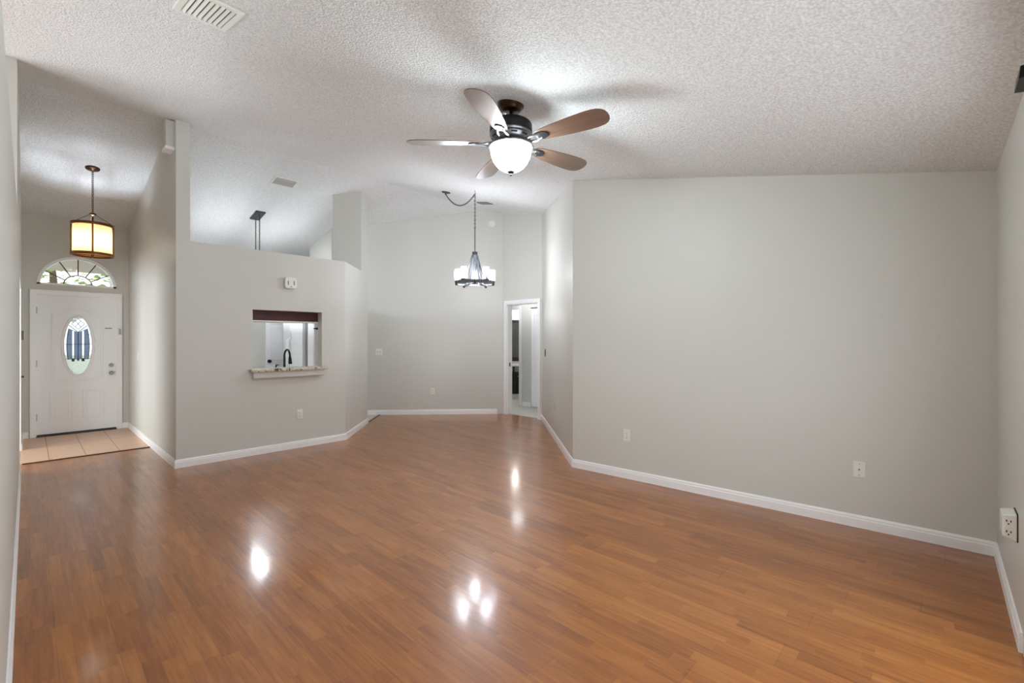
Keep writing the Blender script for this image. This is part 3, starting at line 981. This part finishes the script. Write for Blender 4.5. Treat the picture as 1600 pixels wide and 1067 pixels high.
# ------------------------------------------------------------------ ceiling fan
FX, FY = 2.212, 2.087
FZ = ceil_z(FY)
Fn = thing('ceiling_fan', 'dark five-bladed ceiling fan with a glowing bowl light', 'ceiling fan', (FX, FY, FZ))
z = lambda v: v - FZ
MB().lathe([(0.086, 0.03), (0.088, -0.018), (0.083, -0.024), (0.074, -0.030), (0.068, -0.042), (0.056, -0.050), (0.030, -0.054), (0.0, -0.055)], 36, Matrix.Rotation(0, 4, 'X')).build('canopy', 'bronze', Fn, smooth=True)
MB().lathe([(0.0, -0.05), (0.012, -0.05), (0.012, z(2.84)), (0.0, z(2.84))], 16).build('downrod', 'black', Fn, smooth=True)
MB().lathe([(0.0, z(2.868)), (0.020, z(2.867)), (0.024, z(2.850)), (0.040, z(2.846)), (0.100, z(2.842)), (0.128, z(2.836)), (0.140, z(2.824)), (0.142, z(2.808)), (0.142, z(2.770)), (0.136, z(2.762)), (0.0, z(2.760))], 44).build('motor_housing', 'black', Fn, smooth=True)
mb = MB().lathe([(0.0, z(2.765)), (0.140, z(2.764)), (0.144, z(2.757)), (0.140, z(2.748)), (0.128, z(2.742)), (0.120, z(2.722)), (0.104, z(2.708)), (0.090, z(2.703)), (0.088, z(2.690)), (0.0, z(2.690))], 44)
cv = mb.build('motor_cover', 'pewter', Fn, smooth=True)
for i in range(10):
    a = 2 * math.pi * i / 10 + 0.3
    m = Matrix.Rotation(a, 4, 'Z') @ Matrix.Translation((0.124, 0, z(2.732))) @ Matrix.Rotation(R(20), 4, 'Y')
    MB().box(-0.004, 0.004, -0.020, 0.020, -0.006, 0.006, m).build('cooling_slot', 'slot', cv)
MB().lathe([(0.0, z(2.694)), (0.082, z(2.694)), (0.086, z(2.684)), (0.070, z(2.676)), (0.066, z(2.668)), (0.0, z(2.666))], 36).build('light_fitter', 'pewter', Fn, smooth=True)
bowl = [(0.126, 2.676), (0.134, 2.668), (0.136, 2.655), (0.133, 2.63), (0.124, 2.60), (0.108, 2.57), (0.084, 2.542), (0.052, 2.522), (0.02, 2.514), (0.0, 2.513)]
bw = MB().lathe_open([(r, z(v)) for r, v in bowl], 44).build('bowl_shade', 'bowl', Fn, smooth=True)
MB().lathe([(0.0, z(2.682)), (0.146, z(2.680)), (0.152, z(2.675)), (0.146, z(2.669)), (0.0, z(2.668))], 40).build('bowl_shield', 'pewter', Fn, smooth=True)  # added pan over the bowl, widened to keep its light off the ceiling
MB().lathe([(0.0, z(2.520)), (0.024, z(2.516)), (0.026, z(2.511)), (0.016, z(2.505)), (0.007, z(2.500)), (0.009, z(2.494)), (0.008, z(2.488)), (0.0, z(2.484))], 20).build('finial', 'gun', Fn, smooth=True)
def blade_outline():
    up = [(0.195, 0.018), (0.205, 0.036), (0.24, 0.050), (0.33, 0.063), (0.44, 0.074), (0.54, 0.080), (0.60, 0.080), (0.642, 0.074), (0.668, 0.060), (0.684, 0.040), (0.692, 0.014)]
    return up + [(x, -y) for x, y in up[::-1]]
first = None
for k in range(5):
    a = R(134.5 - 72 * k)
    m = Matrix.Rotation(a, 4, 'Z')
    tilt = Matrix.Rotation(R(-12), 4, 'X')
    mb = MB().prism(blade_outline(), [], lambda u, v, d: tuple(Matrix.Translation((0, 0, z(2.700))) @ (tilt @ Vector((u, v, d)))), 0.006)
    b = mb.build('blade', 'blade', Fn, bevel=0.0015, rot=(0, 0, a))
    mb = MB()
    for sy in (-1, 1):
        mb.tube([(0.10, sy * 0.012, z(2.708)), (0.14, sy * 0.030, z(2.694)), (0.19, sy * 0.030, z(2.690) - sy * 0.006), (0.235, sy * 0.018, z(2.694) - sy * 0.004)], [0.008, 0.008, 0.008, 0.006], 8)
    br = mb.build('blade_arm', 'pewter', Fn, smooth=True, rot=(0, 0, a))
    mb = MB().prism([(0.21, -0.030), (0.25, -0.034), (0.278, -0.022), (0.286, 0.0), (0.278, 0.022), (0.25, 0.034), (0.21, 0.030)], [], lambda u, v, d: tuple(Matrix.Translation((0, 0, z(2.6925))) @ (tilt @ Vector((u, v, d)))), 0.006)
    mb.build('blade_plate', 'gun', br, bevel=0.002)

# ------------------------------------------------------------------ foyer lantern
PX, PY = 0.556, 7.68
PZ = ceil_z(PY)
Pn = thing('lantern_pendant', 'bronze drum lantern with amber shade hanging before the front door', 'pendant light', (PX, PY, PZ))
z = lambda v: v - PZ
MB().lathe([(0.0, 0.004), (0.070, 0.004), (0.072, -0.004), (0.066, -0.014), (0.03, -0.020), (0.012, -0.034), (0.0, -0.036)], 28, Matrix.Rotation(-SLOPE, 4, 'X')).build('canopy', 'bronze', Pn, smooth=True)
mb = MB(); chain_mesh(mb, [(0, 0, -0.03), (0, 0, z(2.965))]); mb.build('chain', 'bronze', Pn, smooth=True)
MB().lathe([(0.0, z(2.972)), (0.018, z(2.970)), (0.036, z(2.956)), (0.036, z(2.944)), (0.018, z(2.932)), (0.009, z(2.926)), (0.009, z(2.80)), (0.0, z(2.80))], 24).build('stem', 'bronze', Pn, smooth=True)
a0 = math.atan2(-PY, -PX)
for v in (2.815, 2.448):
    MB().lathe_open([(0.188, z(v) - .016), (0.204, z(v) - .016), (0.206, z(v)), (0.204, z(v) + .016), (0.188, z(v) + .016), (0.188, z(v) - .016)], 48).build('band', 'brass', Pn, smooth=True)
for k in range(4):
    a = a0 + k * math.pi / 2
    m = Matrix.Rotation(a, 4, 'Z')
    MB().box(0.190, 0.202, -0.009, 0.009, z(2.45), z(2.815), m).build('bar', 'brass', Pn)
for k in range(3):
    a = a0 + R(70) + k * R(120)
    MB().tube([(0.02 * math.cos(a), 0.02 * math.sin(a), z(2.952)), (0.195 * math.cos(a), 0.195 * math.sin(a), z(2.828))], 0.003, 6).build('stay', 'bronze', Pn)
MB().lathe_open([(0.184, z(2.452)), (0.184, z(2.815))], 48).build('shade', 'mica', Pn, smooth=True)
for k in range(2):
    a = a0 + k * math.pi / 2
    for zz in (2.44, 2.806):
        MB().box(-0.19, 0.19, -0.005, 0.005, z(zz) - .005, z(zz) + .005, Matrix.Rotation(a, 4, 'Z')).build('crossbar', 'brass', Pn)
MB().lathe([(0.0, z(2.422)), (0.016, z(2.427)), (0.016, z(2.447)), (0.0, z(2.447))], 16).build('bottom_boss', 'brass', Pn, smooth=True)
MB().lathe([(0.0, z(2.452)), (0.183, z(2.452)), (0.183, z(2.456)), (0.0, z(2.456))], 40).build('bottom_diffuser', 'mica', Pn)
for k in range(4):
    a = a0 + R(45) + k * R(90)
    c = (0.075 * math.cos(a), 0.075 * math.sin(a))
    MB().lathe([(0.0, z(2.58)), (0.012, z(2.58)), (0.012, z(2.50)), (0.0, z(2.50))], 10, Matrix.Translation((c[0], c[1], 0))).build('candle_sleeve', 'white', Pn)
    MB().sphere((c[0], c[1], z(2.615)), 0.02, 12, 8, 1.5).build('bulb', 'amberbulb', Pn, smooth=True)
mb = MB()
for k in range(4):
    a = a0 + R(45) + k * R(90)
    mb.tube([(0, 0, z(2.44)), (0.075 * math.cos(a), 0.075 * math.sin(a), z(2.50))], 0.005, 6)
mb.build('candle_arm', 'brass', Pn)

# ------------------------------------------------------------------ dining chandelier
CX, CY = 4.375, 4.835
CZ = ceil_z(CY)
Ch = thing('chandelier', 'grey ring chandelier with five lit jar shades on a swag chain', 'chandelier', (CX, CY, CZ))
z = lambda v: v - CZ
cx, cy = 4.44 - CX, 5.57 - CY
cz = ceil_z(5.57) - CZ
MB().lathe([(0.0, 0.004), (0.066, 0.004), (0.068, -0.006), (0.060, -0.018), (0.02, -0.024), (0.010, -0.045), (0.0, -0.046)], 28, Matrix.Translation((cx, cy, cz)) @ Matrix.Rotation(SLOPE, 4, 'X')).build('canopy', 'gun', Ch, smooth=True)
hk = Vector((0, 0, -0.055))
MB().tube([(0, 0, 0.01), (0, 0, -0.03), (0.012, 0, -0.042), (0.010, 0, -0.058), (-0.006, 0, -0.064)], 0.003, 6).build('hook', 'gun', Ch)
a, b = Vector((cx, cy, cz - 0.045)), hk
swag = []
for i in range(13):
    t = i / 12
    p = a.lerp(b, t); p.z -= 4 * 0.165 * t * (1 - t)
    swag.append(p)
mb = MB(); chain_mesh(mb, swag, 0.036, 0.003, 0.010); mb.tube([p - Vector((0, 0, .004)) for p in swag], 0.0025, 5)
mb.build('swag_chain', 'gun', Ch, smooth=True)
mb = MB(); chain_mesh(mb, [hk, (0, 0, z(2.98))], 0.036, 0.003, 0.010); mb.tube([hk, (0.003, 0, z(2.98))], 0.0025, 5)
mb.build('hanging_chain', 'gun', Ch, smooth=True)
MB().tube([(0, 0, z(2.985)), (0, 0, z(2.62))], 0.0065, 10).build('stem', 'gun', Ch, smooth=True)
MB().lathe([(0.0, z(2.648)), (0.036, z(2.646)), (0.039, z(2.64)), (0.036, z(2.57)), (0.0, z(2.565))], 10).build('hub', 'gun', Ch)
a0 = math.atan2(-CY, -CX)
RC = 0.262
RZ = 2.205
MB().lathe_open([(RC - .016, z(RZ) - .026), (RC + .014, z(RZ) - .026), (RC + .014, z(RZ) + .018), (RC - .016, z(RZ) + .018), (RC - .016, z(RZ) - .026)], 60).build('ring', 'weathered', Ch, smooth=True)
for k in range(5):
    a = a0 + R(72) * k
    m = Matrix.Rotation(a, 4, 'Z')
    # broad plank from the hub down to the spoke
    MB().frustum([(0.028, -.022, z(2.60)), (0.044, -.022, z(2.60)), (0.044, .022, z(2.60)), (0.028, .022, z(2.60))][::-1],
                 [(0.142, -.026, z(2.20)), (0.160, -.026, z(2.20)), (0.160, .026, z(2.20)), (0.142, .026, z(2.20))], m).build('plank', 'weathered', Ch)
    MB().box(0.13, RC, -.010, .010, z(RZ) - .024, z(RZ) - .006, m).build('spoke', 'gun', Ch)
    MB().lathe([(0.0, z(RZ) - .052), (0.013, z(RZ) - .048), (0.019, z(RZ) - .034), (0.019, z(RZ) + .010), (0.012, z(RZ) + .026), (0.0, z(RZ) + .030)], 12, m @ Matrix.Translation((RC + .010, 0, 0))).build('collar', 'gun', Ch, smooth=True)
    a += R(36)
    T2 = Matrix.Translation((RC * math.cos(a), RC * math.sin(a), 0))
    MB().lathe([(0.0, z(RZ) + .016), (0.044, z(RZ) + .018), (0.047, z(RZ) + .026), (0.018, z(RZ) + .03), (0.014, z(RZ) + .075), (0.0, z(RZ) + .076)], 20, T2).build('cup', 'gun', Ch, smooth=True)
    MB().lathe_open([(0.043, z(RZ) + .026), (0.044, z(RZ) + .20)], 28, T2).build('jar_shade', 'jar', Ch, smooth=True)
    MB().sphere((RC * math.cos(a), RC * math.sin(a), z(RZ) + .118), 0.021, 12, 8, 1.7).build('bulb', 'candle', Ch, smooth=True)

# ------------------------------------------------------------------ pass-through
t = thing('bar_ledge', 'granite bar ledge with white apron at the kitchen pass-through', 'bar ledge', (2.275, 6.02, 1.0))
o = MB().prism([(-0.462, -0.115), (0.455, -0.115), (0.455, -0.003), (0.418, -0.003), (0.418, 0.135), (-0.412, 0.135), (-0.412, -0.003), (-0.462, -0.003)], [], lambda u, v, k: (u, v, 0.006 + k), 0.034).build('counter_slab', 'granite', t, bevel=0.006)
o['label'] = 'speckled granite slab'
MB().box(-0.43, 0.43, -0.075, -0.002, -0.072, 0.006).build('apron', 'wall', t, bevel=0.004)

# kitchen pieces seen through the opening
t = thing('hanging_cabinet', 'dark cherry wood cabinet back showing in the top of the pass-through', 'cabinet', (2.25, 6.30, 1.62))
MB().box(-0.62, 0.62, -0.14, 0.14, 0.012, 0.72).build('cabinet_body', 'cherry', t, bevel=0.003)
o = MB().box(-0.62, 0.62, -0.142, 0.142, 0.0, 0.013).build('bottom_rail', 'trim', t)
o['label'] = 'white bottom edge'
for x in (-0.31, 0.31):
    d = MB().box(x - .3, x + .3, 0.14, 0.16, 0.02, 0.71).build('door', 'cherry', t, bevel=0.003)
    MB().sphere((x + .24 * (-1 if x > 0 else 1), 0.172, 0.1), 0.014).build('knob', 'black', d)

t = thing('sink_counter', 'granite topped kitchen sink counter behind the half wall', 'kitchen counter', (2.2, 6.48, 0))
MB().box(-0.95, 0.52, -0.30, 0.28, 0.10, 0.875).build('cabinet_body', 'cherry', t)
MB().box(-0.95, 0.52, -0.30, 0.23, 0.0, 0.10).build('plinth', 'slot', t)
MB().prism(rect(-0.96, 0.54, -0.315, 0.31), [rect(-0.30, 0.40, -0.16, 0.20)], lambda u, v, k: (u, v, 0.875 + k), 0.03).build('countertop', 'granite', t, bevel=0.004)
MB().prism(rect(-0.31, 0.41, -0.17, 0.21), [rect(-0.295, 0.395, -0.155, 0.195)], lambda u, v, k: (u, v, 0.70 + k), 0.174).box(-0.31, 0.41, -0.17, 0.21, 0.69, 0.70).build('sink_basin', 'nickel', t)

t = thing('kitchen_faucet', 'black gooseneck faucet seen through the pass-through', 'faucet', (2.296, 6.232, 0.905))
pts = [(0, 0, 0.0), (0, 0, 0.27)]
for i in range(1, 10):
    a = math.pi * i / 10
    pts.append((0.055 - 0.055 * math.cos(a), 0.055 - 0.055 * math.cos(a), 0.27 + 0.085 * math.sin(a)))
pts += [(0.112, 0.112, 0.25)]
MB().tube(pts, 0.012, 12).build('neck', 'black', t, smooth=True)
MB().lathe([(0.0, 0.0), (0.028, 0.0), (0.028, 0.012), (0.02, 0.02), (0.02, 0.10), (0.0, 0.10)], 18).build('base', 'black', t, smooth=True)
MB().tube([(0.110, 0.110, 0.265), (0.114, 0.114, 0.235), (0.120, 0.120, 0.165)], [0.014, 0.019, 0.024], 14).build('spray_head', 'black', t, smooth=True)
MB().tube([(0.02, 0, 0.07), (0.075, 0.0, 0.10)], 0.007, 8).build('handle', 'black', t, smooth=True)
t = thing('soap_dispenser', 'small black soap pump left of the kitchen faucet', 'soap dispenser', (2.205, 6.262, 0.905))
MB().lathe([(0.0, 0.0), (0.022, 0.0), (0.022, 0.01), (0.009, 0.016), (0.009, 0.165), (0.0, 0.166)], 14).build('pump', 'black', t, smooth=True)
MB().tube([(0, 0, 0.16), (0.05, 0.05, 0.158)], 0.007, 8).build('spout', 'black', t, smooth=True)

t = thing('refrigerator', 'white side-by-side refrigerator with dispenser, seen through the pass-through', 'refrigerator', (3.24, 8.41, 0), facing(-1, 0))
# local x to viewer's right = -y, local y = into the room depth (+x)
MB().box(-0.43, 0.43, 0.06, 0.55, 0.02, 1.74).build('cabinet_body', 'fridge_side', t, bevel=0.006)
d1 = MB().box(-0.43, -0.085, -0.005, 0.055, 0.06, 1.74).build('freezer_door', 'fridge', t, bevel=0.008)
d2 = MB().box(-0.075, 0.43, -0.005, 0.055, 0.06, 1.74).build('fridge_door', 'fridge', t, bevel=0.008)
dp = MB().prism(rect(-0.37, -0.15, 0.82, 1.22), [rect(-0.35, -0.17, 0.86, 1.08)], lambda u, v, k: (u, -0.004 - k, v), 0.012).build('dispenser', 'fridge', d1)
MB().box(-0.35, -0.17, -0.010, -0.004, 0.86, 1.08).build('dispenser_recess', 'grey', dp)
for x, d in ((-0.115, d1), (-0.040, d2)):
    MB().tube([(x, -0.01, 0.62), (x, -0.055, 0.68), (x, -0.06, 1.0), (x, -0.055, 1.38), (x, -0.01, 1.44)], 0.013, 10).build('handle', 'fridge', d, smooth=True)
MB().box(-0.42, 0.42, 0.0, 0.5, 0.0, 0.06).build('kick_plate', 'grey', t)

t = thing('kitchen_door', 'white six-panel door with a black knob, seen through the pass-through', 'door', (3.64, 9.795, 0.0), (0, 0, 0))
lf = MB().box(-0.395, 0.395, -0.04, 0.0, 0.01, 2.03).build('leaf', 'door', t, bevel=0.002)
mb = MB()
for x0, x1 in ((-0.29, -0.05), (0.05, 0.29)):
    for z0, z1 in ((0.20, 0.82), (0.98, 1.62), (1.72, 1.92)):
        moulding(mb, [(x0, z0), (x1, z0), (x1, z1), (x0, z1)], 0.026, 0.009, y=-0.04)
        moulding(mb, [(x0 + .04, z0 + .04), (x1 - .04, z0 + .04), (x1 - .04, z1 - .04), (x0 + .04, z1 - .04)], 0.016, 0.006, y=-0.04)
mb.build('moulding', 'door', lf)
kn = knob('knob', 0, 0, t, 'black', 0.032); kn.location = (-0.335, -0.04, 0.965)

t = thing('pantry_cabinet', 'tall white pantry cabinet with a black handle at the right of the pass-through', 'cabinet', (3.53, 7.79, 0))
MB().box(-0.232, 0.22, -0.11, 0.12, 0.0, 2.03).build('cabinet_body', 'door', t, bevel=0.004)
dd = MB().box(-0.225, 0.215, -0.128, -0.110, 0.1, 2.02).build('door', 'door', t, bevel=0.003)
mb = MB(); moulding(mb, [(-0.16, 1.05), (0.15, 1.05), (0.15, 1.94), (-0.16, 1.94)], 0.022, 0.007, y=-0.128); mb.build('moulding', 'door', dd)
h = MB().lathe([(0, -0.05), (0.018, -0.048), (0.020, -0.035), (0.009, -0.03), (0.009, 0.0)], 14, Matrix.Translation((-0.13, -0.128, 1.575)) @ RX).tube([(-0.255, -0.165, 1.58), (-0.19, -0.17, 1.585), (-0.12, -0.165, 1.575)], [0.008, 0.014, 0.012], 10).tube([(-0.19, -0.17, 1.57), (-0.19, -0.12, 1.57)], 0.01, 8)
h.build('handle', 'black', dd, smooth=True)

# island light over the kitchen: canopy and two chains show above the half wall
KX, KY = 2.578, 8.13
KZ = ceil_z(KY)
t = thing('island_light', 'dark rectangular canopy with two chains hanging over the kitchen', 'pendant light', (KX, KY, KZ))
z = lambda v: v - KZ
MB().box(-0.072, 0.072, -0.16, 0.16, -0.022, 0.004, Matrix.Rotation(-SLOPE, 4, 'X')).build('canopy', 'gun', t, bevel=0.003)
for y in (-0.09, 0.09):
    mb = MB(); chain_mesh(mb, [(0, y, -0.02 - y * PITCH), (0, y, z(2.42))]); mb.tube([(0, y, -0.02 - y * PITCH), (0, y, z(2.42))], 0.002, 5)
    mb.build('chain', 'gun', t, smooth=True)
mb = MB()
for sx in (-1, 1):
    for zz in (2.10, 2.40):
        mb.box(sx * 0.13 - .008, sx * 0.13 + .008, -0.40, 0.40, z(zz) - .008, z(zz) + .008)
    for sy in (-1, 1):
        mb.box(sx * 0.13 - .008, sx * 0.13 + .008, sy * 0.4 - .008, sy * 0.4 + .008, z(2.10), z(2.40))
for sy in (-1, 1):
    for zz in (2.10, 2.40):
        mb.box(-0.13, 0.13, sy * 0.4 - .008, sy * 0.4 + .008, z(zz) - .008, z(zz) + .008)
mb.box(-.01, .01, -0.4, 0.4, z(2.40) - .008, z(2.40) + .008)
for y in (-0.26, 0, 0.26):
    mb.tube([(0, y, z(2.40)), (0, y, z(2.32))], 0.012, 8)
mb.build('cage', 'gun', t)
for y in (-0.26, 0, 0.26):
    MB().sphere((0, y, z(2.27)), 0.035, 14, 9, 1.2).build('bulb', 'kbulb', t, smooth=True)

# ------------------------------------------------------------------ bathroom beyond the hallway
t = thing('bathroom_vanity', 'black bathroom vanity with white counter through the far doorway', 'vanity', (8.10, 7.60, 0), facing(-0.62, -0.785))
MB().box(-0.6, 0.6, -0.25, 0.25, 0.10, 0.76).build('cabinet_body', 'darkcab', t)
MB().box(-0.58, 0.58, -0.20, 0.25, 0.0, 0.10).build('plinth', 'trim', t)
MB().box(-0.62, 0.62, -0.27, 0.26, 0.76, 0.80).build('countertop', 'trim', t, bevel=0.004)
for x in (-0.3, 0.3):
    d = MB().box(x - .28, x + .28, -0.268, -0.25, 0.13, 0.60).build('door', 'darkcab', t, bevel=0.003)
    MB().sphere((x - .2 * (1 if x > 0 else -1), -0.28, 0.52), 0.013).build('knob', 'nickel', d)
    MB().box(x - .28, x + .28, -0.268, -0.25, 0.63, 0.75).build('drawer', 'grey', t, bevel=0.003)
wn = facing(-0.62, -0.785)
# wall carrying the mirror, behind the vanity
uv = Vector((math.cos(wn[2]), math.sin(wn[2]))); bk = Vector((0.62, 0.785))
pc = Vector((8.10, 7.60)) + bk * 0.265
wall('wall_mirror', pc - uv * 0.9, pc + uv * 0.75, (7.4, 6.8), top=2.46)
t = thing('bathroom_mirror', 'dark framed bathroom mirror above the black vanity', 'mirror', (pc.x, pc.y, 0.86), wn)
MB().prism(rect(-0.5, 0.5, 0.0, 1.03), [rect(-0.42, 0.42, 0.10, 0.96)], lambda u, v, k: (u, -k, v), 0.03).build('frame', 'darkcab', t, bevel=0.003)
MB().box(-0.44, 0.44, -0.012, -0.002, 0.08, 0.98).build('mirror_glass', 'mirror', t)
t = thing('vanity_light', 'bright bar light above the bathroom mirror', 'wall light', (pc.x, pc.y, 2.05), wn)
MB().box(-0.42, 0.42, -0.03, -0.001, -0.05, 0.05).build('back_plate', 'nickel', t, bevel=0.003)
for x in (-0.3, -0.1, 0.1, 0.3):
    MB().lathe([(0.04, -0.11), (0.06, 0.10), (0.0, 0.10)], 20, Matrix.Translation((x, -0.10, 0))).build('lamp_shade', 'vanlight', t, smooth=True)

t = thing('hall_light', 'small white dome light on the hallway ceiling behind the doorway', 'ceiling light', (6.75, 6.2, 2.45))
MB().lathe([(0.0, 0.0), (0.07, 0.0), (0.07, -0.02), (0.02, -0.03), (0.015, -0.20), (0.0, -0.20)], 24).build('mount', 'nickel', t, smooth=True)
MB().lathe_open([(0.14, -0.20), (0.142, -0.23), (0.125, -0.28), (0.08, -0.32), (0.03, -0.335), (0.0, -0.337)], 32).build('dome_shade', 'halllamp', t, smooth=True)
MB().lathe([(0.0, -0.19), (0.145, -0.195), (0.148, -0.205), (0.0, -0.206)], 32).build('cap', 'trim', t, smooth=True)

# ------------------------------------------------------------------ outdoors seen through the fanlight
struct(MB().box(-1.6, 1.22, 9.48, 13.2, -0.10, 0.0).build('floor_porch', 'concrete'))
struct(MB().box(-1.8, 1.4, 9.48, 13.1, 2.80, 2.95).build('ceiling_porch', 'stucco'))
struct(MB().box(1.22, 1.36, 9.92, 13.1, 0.0, 2.8).build('wall_porch', 'stucco'))
struct(MB().box(-30, 30, 13.2, 60, -0.2, -0.05).build('floor_lawn', 'grass'))
def tree(x, y, h, w, seed, label):
    random.seed(seed)
    t = thing('leafy_tree', label, 'tree', (x, y, -0.05), group='trees beyond the porch')
    MB().tube([(0, 0, 0), (0.1, 0.05, h * 0.5), (0.0, 0.0, h * 0.8)], [0.18, 0.13, 0.06], 8).build('trunk', 'bark', t)
    mb = MB()
    for i in range(900):
        a = random.uniform(0, 2 * math.pi); r = w * math.sqrt(random.random()); zz = h * (0.35 + 0.65 * random.random())
        r *= math.sin(math.pi * min(1, max(0.08, (zz / h - 0.3) / 0.75)))
        m = Matrix.Translation((r * math.cos(a), r * math.sin(a), zz)) @ Matrix.Rotation(random.uniform(0, 6.3), 4, 'Z') @ Matrix.Rotation(random.uniform(-1, 1), 4, 'X')
        s = random.uniform(0.10, 0.22)
        mb._add([(-s, 0, 0), (0, -s * .45, .03), (s, 0, 0), (0, s * .45, .03)], [(0, 1, 2, 3)], m)
    mb.build('foliage', 'leaf', t)
for i, (x, y, h, w) in enumerate(((0.6, 24, 6.0, 2.6), (-3.6, 25, 5.4, 2.6), (4.6, 26, 5.8, 2.6))):
    tree(x, y, h, w, i + 2, 'pale green tree outside beyond the fanlight over the front door')
